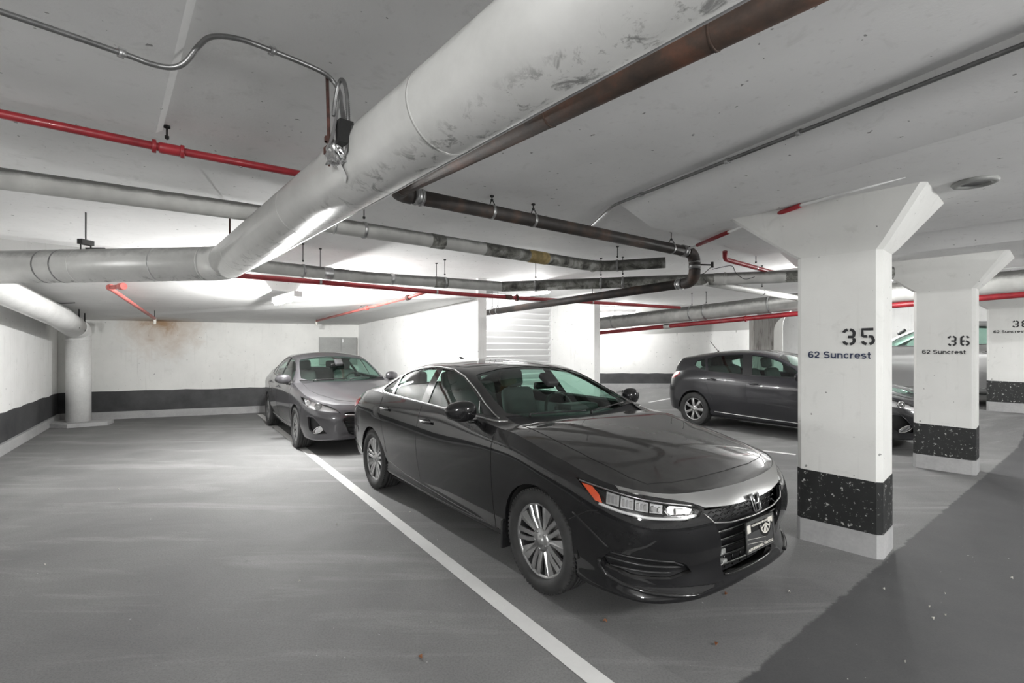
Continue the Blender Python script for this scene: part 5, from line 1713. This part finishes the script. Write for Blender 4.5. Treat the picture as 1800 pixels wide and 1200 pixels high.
# headlights of the black sedan
sh.take('headlight', M['gloss_black'], acc, 'sides', -.05, .05, 'headlight_housing')
def dpt(s_, z, off=0.0):
    """point of the front corner seen along the diagonal"""
    o = Vector((3.0, 3.0, z)) + Vector((-Q, Q, 0)) * s_
    h = sh.bvh.ray_cast(o, Vector((-Q, -Q, 0)))
    p = h[0] if h[0] else Vector((.7, .7, z))
    return p + Vector((Q, Q, 0)) * off
def dpoly(pts, off, depth, mat, name, parent, both=True):
    for sg in (1, -1):
        P_ = [dpt(a, b, off) for a, b in pts]; B_ = [dpt(a, b, off - depth) for a, b in pts]
        n = len(P_)
        MB().add([(p.x, p.y * sg, p.z) for p in P_ + B_], [list(range(n)), list(range(n, 2 * n))[::-1]] + [(k, (k + 1) % n, n + (k + 1) % n, n + k) for k in range(n)]).build(name, mat, parent)
def dtube(pts, off, r, mat, name, parent, step=.02, flat=1.0):
    path = []
    for (a, b), (c, d) in zip(pts, pts[1:]):
        n = max(1, int(math.hypot(c - a, d - b) / step))
        path += [dpt(a + (c - a) * k / n, b + (d - b) * k / n, off) for k in range(n)]
    path.append(dpt(*pts[-1], off))
    for sg in (1, -1):
        MB().tube([(p.x, p.y * sg, p.z) for p in path], r, 8, flat=flat).build(name, mat, parent)
dpoly([(.358, .775), (.285, .702), (.245, .693), (.262, .735), (.300, .770)], -.012, .01, M['amber'], 'corner_reflector', acc)
dtube([(.372, .788), (.25, .772), (.10, .745), (-.10, .712), (-.25, .689)], -.010, .006, M['satin'], 'lamp_trim', acc)
dtube([(.262, .690), (.15, .666), (.0, .647), (-.19, .635), (-.255, .645)], -.014, .0085, M['whitelens'], 'light_strip', acc)
rnd = random.Random(5)
for k in range(4):
    s1 = .225 - k * .076; s0 = s1 - .068
    zt = lambda s_: .757 - .165 * (.12 - s_) - .020; zb = lambda s_: .664 + (s_ - .0) * .10 + .004
    dpoly([(s0, zb(s0)), (s1, zb(s1)), (s1 - .006, zt(s1) - .004), (s0 - .006, zt(s0) - .004)], -.030, .012, M['reflector'], 'lamp_reflector', acc)
    for j in range(3):
        a = s0 + .01 + j * .019
        dpoly([(a, zb(a) + .012), (a + .013, zb(a) + .014), (a + .010, zt(a) - .014), (a - .003, zt(a) - .012)], -.018, .010, M['lens'] if j == 1 else M['satin'], 'lamp_facet', acc)
dpoly([(-.225, .652), (-.10, .655), (-.085, .672), (-.11, .695), (-.20, .684), (-.24, .670)], -.028, .012, M['satin'], 'lamp_reflector', acc)
dpoly([(-.19, .658), (-.145, .658), (-.145, .684), (-.19, .680)], -.016, .010, M['whitelens'], 'lamp_projector', acc)
dtube([(-.085, .700), (-.095, .672), (-.115, .652), (-.21, .644), (-.245, .660)], -.012, .0045, M['chrome'], 'lamp_trim', acc)
M['rib_plastic'] = simple('grey_rib_plastic', (.035, .035, .036), .32)
# fog recess with two ribs and lower blade
sh.take('fog_recess', M['plastic'], acc, 'sides', -.035, .037, 'bumper_insert')
dtube([(.20, .436), (.0, .424), (-.13, .405), (-.185, .378)], -.012, .009, M['rib_plastic'], 'insert_rib', acc, flat=.7)
dtube([(.225, .405), (.10, .392), (-.05, .378), (-.17, .366)], -.016, .009, M['rib_plastic'], 'insert_rib', acc, flat=.7)
dtube([(.20, .358), (.05, .350), (-.12, .338)], -.020, .008, M['rib_plastic'], 'insert_rib', acc, flat=.7)
dtube([(.262, .385), (.258, .345), (.225, .305), (.15, .275), (.0, .250), (-.15, .232), (-.27, .222)], .005, .011, M['paint_black'], 'bumper_blade', acc)
dtube([(.41, .605), (.32, .545), (.215, .462)], .000, .007, M['paint_black'], 'bumper_crease', acc)
# grille: dark backing, mesh slot above, bars below
sh.take('grille', M['plastic'], acc, 'both', -.07, .072, 'grille_surround')
for k, (z, yw) in enumerate(((.520, .345), (.470, .325), (.420, .305), (.365, .292), (.310, .275))):
    bar(sh, [(-yw, z), (yw, z)], .010, -.035, .8).build('grille_bar', M['gloss_black'], acc)
    bar(sh, [(-yw, z + .009), (yw, z + .009)], .0025, -.026).build('grille_bar_edge', M['satin'], acc)
bar(sh, [(-.445, .650), (-.385, .592), (-.25, .574), (0, .568), (.25, .574), (.385, .592), (.445, .650)], .0055, -.008).build('grille_chrome_line', M['satin'], acc)
bar(sh, [(-.275, .280), (-.22, .268), (0, .262), (.22, .268), (.275, .280)], .0075, .0).build('grille_chrome_line', M['gloss_black'], acc)
m = MB()
for row in range(3):
    for k in range(13):
        y = -.36 + .06 * k + (.03 if row % 2 else 0); z = .592 + row * .021
        if abs(y) > .40 - (2 - row) * .03: continue
        a, b, c = sh.front(y - .022, z - .004, -.035), sh.front(y, z + .006, -.030), sh.front(y + .022, z - .004, -.035)
        m.tube([a, b, c], .0032, 6)
m.build('grille_mesh', M['gloss_black'], acc)
m = MB()
for y in (-.20, -.12, -.04, .04, .12, .20):
    m.tube([sh.front(y, .28, -.05), sh.front(y, .36, -.05)], .005, 6)
m.build('grille_bar', M['gloss_black'], acc)
for yy, zz in ((-.235, .385), (-.215, .318)):
    p = sh.front(yy, zz, -.045); rbox('sensor_block', (.03, .045, .036), p, M['cabinet'], acc, bev=.006)
# emblem: upright letter H in a rounded frame
em = empty('emblem', sh.front(0, .645, .018)); em.parent = acc; em.rotation_euler = (0, R(-14), 0)
m = MB()
fr = [(-.040, .046), (-.046, .036), (-.038, -.040), (-.030, -.050), (.030, -.050), (.038, -.040), (.046, .036), (.040, .046)]
m.tube([(0, y, z) for y, z in fr], .0048, 8, closed=True)
m.build('emblem_frame', M['chrome'], em)
m = MB()
for sg in (1, -1):
    m.tube([(0.001, sg * .031, .046), (0.003, sg * .0215, 0), (0.001, sg * .0185, -.050)], [.0062, .0052, .0058], 8)
m.tube([(0.002, -.0205, -.006), (0.002, .0205, -.006)], .0058, 8)
m.build('emblem_letter', M['chrome'], em)
MB().box((-.012, -.038, -.046), (-.005, .038, .044)).build('emblem_backing', M['gloss_black'], em)
# dealer plate in a frame
pf = sh.front(0, .47, .012)
pl = empty('number_plate', (pf.x + .012, .005, .468)); pl.parent = acc; pl.rotation_euler = (0, R(-4), 0)
MB().box((-.012, -.165, -.088), (0, .165, .088)).build('plate_panel', M['gloss_black'], pl)
m = MB()
for b_ in (((0, -.165, .072), (.006, .165, .088)), ((0, -.165, -.088), (.006, .165, -.080)), ((0, -.165, -.088), (.006, -.153, .088)), ((0, .153, -.088), (.006, .165, .088))): m.box(*b_)
m.build('plate_frame', M['satin'], pl)
M['print_grey'] = simple('printed_grey', (.045, .045, .046), .5)
# printed picture on the plate: sky, floor, car wheel, lettering
m = MB().box((0, -.152, .022), (.0015, -.105, .070)).box((0, .10, .035), (.0015, .152, .070)); m.build('plate_print', M['litter'], pl)
m = MB().box((0, -.152, -.080), (.001, .152, .020)); m.build('plate_print', M['print_grey'], pl)
m = MB()
tw = [(.075 * math.cos(R(a)), .075 * math.sin(R(a))) for a in range(180, 361, 12)]
vs = [(.0022, .065 + a, .042 + b) for a, b in tw]
m.add(vs, [list(range(len(vs)))]); m.build('plate_print', M['gloss_black'], pl)
m = MB()
for a0, a1 in ((180, 360),):
    o_ = [(.003, .065 + .058 * math.cos(R(a)), .042 + .058 * math.sin(R(a))) for a in range(a0, a1 + 1, 10)]
    i_ = [(.003, .065 + .050 * math.cos(R(a)), .042 + .050 * math.sin(R(a))) for a in range(a0, a1 + 1, 10)]
    n = len(o_); m.add(o_ + i_, [(k, k + 1, n + k + 1, n + k) for k in range(n - 1)])
for a in (205, 245, 270, 298, 335):
    c, q = math.cos(R(a)), math.sin(R(a)); w_ = .005
    m.add([(.003, .065 + q * -w_, .042 + c * w_), (.003, .065 + .054 * c - q * w_, .042 + .054 * q + c * w_), (.003, .065 + .054 * c + q * w_, .042 + .054 * q - c * w_), (.003, .065 + q * w_, .042 - c * w_)], [(0, 1, 2, 3)])
m.build('plate_print', M['litter'], pl)
m = MB()
for z0, z1 in ((-.008, -.035), (-.032, -.060)):
    m.tube([(.002, -.150, z0), (.002, .06, z1)], .0012, 4)
m.build('plate_print', M['litter'], pl)
def plate_text(s_, size, y, z, w_):
    t = text_mesh(s_, size, M['litter'], 'plate_lettering', pl, bold=.0008, depth=.0004)
    k = w_ / max(v.co.x for v in t.data.vertices)
    for v in t.data.vertices: v.co.x *= k
    t.rotation_euler = (R(90), 0, R(90)); t.location = (.0045, y, z)
plate_text('AUTOBURN FULL THROTTLE', .020, -.148, -.076, .29)
plate_text('AUTO SERVICE', .011, -.045, .0745, .13)
plate_text('BOULEVARD MOTORS', .015, -.10, .054, .20)
# mud flap behind the front wheel and roof antenna
for sg in (1, -1):
    rbox('mud_flap', (.022, .13, .20), (-.385, sg * .845, .255), M['plastic'], acc, bev=.008)
bm = bmesh.new(); bmesh.ops.create_uvsphere(bm, u_segments=16, v_segments=8, radius=1)
for v in bm.verts: v.co = Vector((v.co.x * .075 - max(0, v.co.z) * .05, v.co.y * .022, max(0, v.co.z) * .055))
bm_obj('roof_antenna', bm, M['paint_black'], acc, loc=(-2.42, 0, 1.398), smooth=True)
# ---- grey sedan and dark hatchback: same nose, different tails
MZ_FRONT = {
    0: [(.14, .20), (.04, .215), (.03, .26), (.03, .34), (.01, .46), (.0, .545), (.03, .625), (.075, .700)],
    2: [(.14, .19), (.03, .21), (.02, .26), (.015, .34), (.0, .46), (.005, .55), (.04, .64), (.10, .725)],
    3: [(.12, .19), (.03, .21), (.02, .27), (.01, .36), (.0, .48), (.0, .58), (.03, .68), (.085, .770)],
    4: [(.12, .19), (.04, .22), (.02, .29), (.0, .40), (.0, .52), (.0, .64), (.02, .73), (.065, .820)],
    5: [(.10, .20), (.06, .23), (.03, .31), (.0, .42), (0, .56), (.0, .68), (.01, .78), (.055, .878)],
    6: [(.12, .20), (.06, .24), (.035, .33), (.012, .44), (0, .58), (.0, .72), (.006, .84), (.06, .960)],
    7: [(.12, .20), (.06, .24), (.045, .33), (.020, .44), (.0, .58), (.002, .73), (.010, .87), (.065, 1.005)],
    8: [(.12, .20), (.06, .25), (.04, .34), (.015, .45), (0, .60), (.0, .75), (.012, .90), (.075, 1.035)]}
MZ_OUT = [(.95, 0), (.935, .30), (.872, .55), (.735, .725), (.52, .83), (.2, .862), (-.3, .868), (-1.3, .878)]
MZ_C = [(.875, .700), (.81, .735), (.6, .812), (.3, .885), (0, .938), (-.2, .968), (-.33, .988), (-.5, 1.062), (-.8, 1.215), (-1.05, 1.335), (-1.2, 1.392), (-1.4, 1.437), (-1.65, 1.468), (-1.95, 1.465)]
MZ_R = [(-.2, .76, .93), (-.38, .735, .990), (-.6, .69, 1.10), (-.8, .66, 1.20), (-1.05, .622, 1.308), (-1.3, .602, 1.378), (-1.6, .592, 1.408), (-1.9, .592, 1.408)]
MZS = dict(wb=2.64, hw=.878, mid=-1.3, outline=MZ_OUT + [(-2.2, .872), (-2.7, .865), (-3.1, .84), (-3.4, .75), (-3.58, .56), (-3.63, .32), (-3.645, 0)],
    prof={**MZ_FRONT, 9: [(.12, .20), (.06, .26), (.03, .35), (.005, .46), (0, .62), (0, .77), (.012, .92), (.10, 1.055)], 10: [(.12, .22), (.06, .27), (.02, .36), (.0, .47), (0, .62), (0, .77), (.012, .92), (.12, 1.065)], 11: [(.12, .24), (.05, .28), (.02, .38), (.0, .49), (0, .62), (.0, .77), (.02, .92), (.10, 1.065)], 14: [(.15, .24), (.05, .28), (.02, .40), (.0, .52), (.01, .64), (.03, .78), (.05, .93), (.09, 1.05)]},
    center=MZ_C + [(-2.3, 1.418), (-2.6, 1.335), (-2.9, 1.218), (-3.1, 1.14), (-3.22, 1.115), (-3.4, 1.10), (-3.52, 1.085), (-3.555, 1.05)],
    rail=MZ_R + [(-2.2, .602, 1.362), (-2.5, .628, 1.275), (-2.75, .658, 1.185), (-2.95, .69, 1.12), (-3.15, .72, 1.082)], gh=(-.27, -3.16), hood_rail=(.84, .6), roof_pow=2.3,
    arch=[(0, .33, .350), (-2.64, .33, .348)], seat_x=-1.22, dash_x=-.55, dash_z=.97, mirror_at=(-.80, 1.24), shelf_z=1.04, door_mirror=(-.59, .93, 1.035), belt_y_mirror=.81)
MZ_CUTS = [
    ('windshield', [(-.345, -.01), (-.37, .35), (-.43, .58), (-.49, .675), (-.66, .655), (-.85, .625), (-1.03, .59), (-1.12, .555), (-1.185, .30), (-1.20, -.01)], 'top', (1, 2)),
    ('cowl_panel', [(-.25, -.01), (-.265, .25), (-.30, .5), (-.29, .68), (-.45, .71), (-.43, .58), (-.37, .35), (-.345, -.01)], 'top', (1, 2)),
    ('hood', [(.78, -.01), (.765, .25), (.70, .42), (.45, .61), (.2, .69), (-.28, .69), (-.30, .5), (-.265, .25), (-.25, -.01)], 'top', (1, 2)),
    ('front_side_window', [(-.60, 1.015), (-1.47, 1.028), (-1.565, 1.372), (-1.30, 1.345), (-1.05, 1.272), (-.80, 1.160)], 'side', (1, 2)),
    ('front_door', [(-.42, .285), (-.40, .60), (-.42, 1.3), (-1.58, 1.3), (-1.56, .9), (-1.50, .285)], 'side', (0,)),
    ('front_bumper', [(.33, .15), (.33, .56), (.42, .69), (.70, .66), (.80, .588), (1.2, .588), (1.2, .15)], 'side', (0,)),
    ('headlight', [(.405, .812), (.30, .728), (.13, .672), (-.15, .628), (-.335, .607), (-.28, .655), (-.14, .715), (.08, .768), (.26, .806)], 'df', (0,)),
    ('fog_recess', [(.15, .545), (.03, .55), (-.06, .47), (-.17, .315), (.03, .30), (.12, .36)], 'df', (0,)),
    ('upper_grille', [(-.01, .600), (.30, .612), (.37, .598), (.30, .572), (-.01, .556)], 'front', (0,)),
    ('grille', [(-.01, .535), (.33, .552), (.395, .51), (.30, .30), (.22, .258), (-.01, .25)], 'front', (0,)),
]
MZ_TAKES = [
    ('windshield', ('glass', 'both', -.004, 0, 0, 'green tinted windshield')), ('cowl_panel', ('plastic', 'both', -.012, 0, 0, None)), ('hood', ('paint', 'both', .003, .02, 0, None)),
    ('front_side_window', ('glass_dark', 'sides', -.006, 0, 'side_window', None)), ('rear_side_window', ('glass_dark', 'sides', -.006, 0, 'side_window', None)), ('quarter_window', ('glass_dark', 'sides', -.006, 0, 'side_window', None)),
    ('rear_window', ('glass', 'both', -.004, 0, 0, None)), ('pillar_cover', ('plastic', 'sides', .001, 0, 0, None)),
    ('front_door', ('paint', 'sides', .0015, .02, 0, None)), ('rear_door', ('paint', 'sides', .0015, .02, 0, None)),
    ('front_bumper', ('paint', 'both', .001, .03, 0, None)), ('headlight', ('lens', 'sides', .003, 0, 'headlight_lens', 'clear headlight lens')), ('tail_lamp', ('redlens', 'sides', .004, .02, 0, 'red tail lamp')),
]
MZS['cuts'] = MZ_CUTS + [
    ('rear_side_window', [(-1.52, 1.03), (-2.20, 1.050), (-2.335, 1.262), (-2.10, 1.335), (-1.85, 1.372), (-1.645, 1.378)], 'side', (1, 2)),
    ('quarter_window', [(-2.27, 1.055), (-2.50, 1.075), (-2.60, 1.105), (-2.52, 1.165), (-2.395, 1.24)], 'side', (1, 2)),
    ('pillar_cover', [(-1.47, 1.028), (-1.52, 1.03), (-1.645, 1.378), (-1.565, 1.372)], 'side', (1, 2)),
    ('rear_window', [(-2.45, -.01), (-2.47, .33), (-2.54, .55), (-2.85, .61), (-3.03, .62), (-3.10, .35), (-3.12, -.01)], 'top', (2,)),
    ('rear_door', [(-1.50, .285), (-1.56, .9), (-1.58, 1.3), (-2.45, 1.3), (-2.42, .92), (-2.34, .76), (-2.26, .58), (-2.24, .30)], 'side', (0,)),
    ('tail_lamp', [(-1.75, .90), (-1.85, .98), (-2.25, .98), (-2.25, .86), (-1.9, .84)], 'dr', (0,))]
MZS['takes'] = MZ_TAKES
MZ_SEAMS = [([(-.42, .285), (-.40, .60), (-.42, .93)], 'side', .003), ([(-1.50, .285), (-1.56, .9), (-1.575, 1.0)], 'side', .003), ([(.33, .545), (.42, .68)], 'side', .003),
            ([(.78, 0), (.765, .25), (.70, .42), (.45, .61), (.2, .69), (-.28, .69)], 'top', .003)]
MZS['seams'] = MZ_SEAMS + [([(-2.25, .52), (-2.26, .58), (-2.34, .76), (-2.42, .92), (-2.44, 1.02)], 'side', .003)]
MZS['trims'] = [([(-.46, 1.0), (-1.0, 1.008), (-1.5, 1.018), (-2.2, 1.038), (-2.55, 1.06)], 'side', .006, 'plastic', 'window_trim'), ([(-.40, .275), (-1.2, .285), (-2.2, .31)], 'side', .008, 'satin', 'sill_strip')]
MZS['handles'] = [(-1.39, .86, None), (-2.24, .90, None)]
MZS['wipers'] = [((-.40, -.50), (-.385, .05)), ((-.365, .10), (-.45, .56))]

def mazda_face(root, sh, pm):
    """lamps and grille inserts shared by both"""
    def dpt(s_, z, off=0.0):
        h = sh.bvh.ray_cast(Vector((3.0, 3.0, z)) + Vector((-Q, Q, 0)) * s_, Vector((-Q, -Q, 0)))
        p = h[0] if h[0] else Vector((.7, .7, z))
        return p + Vector((Q, Q, 0)) * off
    sh.take('headlight', M['lamp_bowl'], root, 'sides', -.045, .046, 'headlight_housing')
    for sg in (1, -1):
        p = dpt(.0, .695, -.035)
        o = MB().lathe([(.050, -.02), (.050, .012), (.042, .016), (.036, .004), (.020, .012), (.0, .016)], 'x', 24).build('lamp_projector', M['satin'], root, loc=(p.x, p.y * sg, p.z), rot=(0, 0, sg * R(40)))
        p = dpt(.19, .742, -.035)
        MB().lathe([(.036, -.02), (.036, .010), (.028, .012), (.0, .0)], 'x', 20).build('lamp_reflector', M['whitelens'], root, loc=(p.x, p.y * sg, p.z), rot=(0, 0, sg * R(50)))
    sh.take('fog_recess', M['plastic'], root, 'sides', -.04, .042, 'fog_pod')
    for sg in (1, -1):
        ringp = [dpt(-.035 + .085 * math.cos(a), .362 + .042 * math.sin(a) - .10 * math.cos(a) * .35, -.012) for a in [2 * math.pi * k / 20 for k in range(20)]]
        MB().tube([(p.x, p.y * sg, p.z) for p in ringp], .007, 8, closed=True).build('fog_lamp_ring', M['chrome'], root)
        inner = [dpt(-.035 + .07 * math.cos(a), .362 + .034 * math.sin(a) - .10 * math.cos(a) * .35, -.022) for a in [2 * math.pi * k / 20 for k in range(20)]]
        MB().add([(p.x, p.y * sg, p.z) for p in inner], [list(range(20))]).build('fog_lamp', M['reflector'], root)
        edge = [dpt(a, b, .0) for a, b in ((.16, .555), (.04, .56), (-.05, .475), (-.17, .315))]
        MB().tube([(p.x, p.y * sg, p.z) for p in sweep_pts(edge, 4, .05)], .006, 8).build('bumper_crease', pm, root)
    sh.take('upper_grille', M['plastic'], root, 'both', -.05, .052, 'upper_grille')
    sh.take('grille', M['plastic'], root, 'both', -.07, .072, 'grille_surround')
    bar(sh, [(-.36, .575), (-.25, .568), (0, .562), (.25, .568), (.36, .575)], .011, .004, .8).build('grille_chrome_line', M['satin'], root)
    for z, yw in ((.48, .36), (.42, .33), (.36, .30), (.30, .27)):
        bar(sh, [(-yw, z), (yw, z)], .008, -.04).build('grille_bar', M['gloss_black'], root)
    p = sh.front(0, .595, .012)
    m = MB(); m.tube([(0, .055 * math.cos(a), .043 * math.sin(a)) for a in [2 * math.pi * k / 24 for k in range(24)]], .006, 8, closed=True)
    m.tube([(0, -.045, .012), (.002, -.018, .012), (.003, 0, -.012), (.002, .018, .012), (0, .045, .012)], .005, 6)
    m.build('emblem', M['chrome'], root, loc=p)
    p = sh.front(0, .43, .015)
    pl = MB().box((-.01, -.155, -.078), (0, .155, .078)).build('number_plate', M['gloss_black'], root, loc=(p.x + .01, 0, .43))

mz, shm = build_car(MZS, 'sedan', 'dark grey sedan parked against the back wall behind the black sedan', 'car', (-2.66, 7.99), 55, M['paint_grey'], .322, .218, .205, 'ten', .765, .85)
mazda_face(mz, shm, M['paint_grey'])

MZH = dict(wb=2.64, hw=.878, mid=-1.3, outline=MZ_OUT + [(-2.2, .872), (-2.6, .868), (-2.95, .845), (-3.22, .76), (-3.42, .58), (-3.52, .32), (-3.55, 0)],
    prof={**MZ_FRONT, 8: [(.12, .20), (.06, .25), (.04, .34), (.015, .45), (0, .60), (.0, .75), (.012, .90), (.075, 1.045)], 9: [(.12, .20), (.06, .26), (.03, .35), (.005, .46), (0, .62), (0, .77), (.012, .92), (.10, 1.065)], 10: [(.12, .22), (.06, .27), (.02, .36), (.0, .47), (0, .62), (0, .77), (.02, .92), (.12, 1.055)], 11: [(.12, .24), (.05, .28), (.02, .38), (.0, .49), (0, .62), (.015, .77), (.05, .91), (.13, 1.02)], 14: [(.15, .24), (.05, .28), (.02, .40), (.0, .52), (.0, .62), (.03, .74), (.06, .86), (.10, .97)]},
    center=MZ_C + [(-2.3, 1.447), (-2.7, 1.405), (-3.0, 1.352), (-3.13, 1.330), (-3.155, 1.305), (-3.19, 1.235), (-3.30, 1.10), (-3.40, 1.01), (-3.45, .97)],
    rail=MZ_R + [(-2.3, .592, 1.388), (-2.7, .585, 1.335), (-2.95, .582, 1.308), (-3.11, .58, 1.285), (-3.16, .58, 1.225), (-3.24, .585, 1.13), (-3.34, .58, 1.045), (-3.42, .5, .99)], gh=(-.27, -3.6), hood_rail=(.84, .6), roof_pow=2.6,
    arch=[(0, .33, .350), (-2.64, .33, .350)], seat_x=-1.25, dash_x=-.55, dash_z=.97, mirror_at=(-.80, 1.24), shelf_z=1.02, door_mirror=(-.59, .93, 1.035), belt_y_mirror=.81)
MZH['cuts'] = MZ_CUTS + [
    ('rear_side_window', [(-1.65, 1.033), (-2.36, 1.062), (-2.47, 1.30), (-2.2, 1.352), (-1.75, 1.378)], 'side', (1, 2)),
    ('quarter_window', [(-2.42, 1.075), (-2.52, 1.082), (-2.72, 1.165), (-2.72, 1.245), (-2.535, 1.29)], 'side', (1, 2)),
    ('pillar_cover', [(-1.47, 1.028), (-1.65, 1.033), (-1.75, 1.378), (-1.565, 1.372)], 'side', (1, 2)),
    ('rear_window', [(-3.175, -.01), (-3.175, .42), (-3.20, .48), (-3.36, .46), (-3.39, .30), (-3.40, -.01)], 'top', (2,)),
    ('rear_door', [(-1.50, .285), (-1.56, .9), (-1.58, 1.3), (-2.42, 1.3), (-2.40, .95), (-2.33, .76), (-2.26, .58), (-2.24, .30)], 'side', (0,)),
    ('tail_lamp', [(-1.60, .985), (-1.72, 1.03), (-2.10, 1.0), (-2.12, .90), (-1.85, .872), (-1.70, .90)], 'dr', (0,))]
MZH['takes'] = MZ_TAKES
MZH['seams'] = MZ_SEAMS + [([(-2.25, .52), (-2.26, .58), (-2.33, .76), (-2.40, .95), (-2.41, 1.04)], 'side', .003)]
MZH['trims'] = [([(-.46, 1.0), (-1.0, 1.008), (-1.5, 1.018), (-2.2, 1.046), (-2.42, 1.06)], 'side', .006, 'plastic', 'window_trim'), ([(-.40, .275), (-1.2, .285), (-2.2, .31)], 'side', .008, 'satin', 'sill_strip')]
MZH['handles'] = [(-1.39, .865, None), (-2.24, .905, None)]
MZH['wipers'] = MZS['wipers']
hb, shh = build_car(MZH, 'hatchback', 'dark hatchback with roof antenna, half hidden behind column 35', 'car', (5.85, 8.01), 55, M['paint_purple'], .318, .208, .205, 'seven', .765, .85)
mazda_face(hb, shh, M['paint_purple'])
MB().tube([(-2.62, 0, 1.40), (-2.64, 0, 1.44)], .018, 8).tube([(-2.64, 0, 1.435), (-2.82, 0, 1.635)], .006, 6).build('antenna', M['plastic'], hb)
# far silver utility vehicle seen between columns 35 and 36
hb.scale = (1, 1, 1.03)
aS = ab(-3.65, 14.55)
sv, shs = build_car(MZH, 'utility_vehicle', 'silver utility vehicle glimpsed between columns 35 and 36', 'car', (aS.x, aS.y), 50 + 180, M['paint_silver'], .33, .22, .205, 'ten', .765, .6, z0=.345)
mazda_face(sv, shs, M['paint_silver'])
sv.scale = (1.06, 1.06, 1.22)
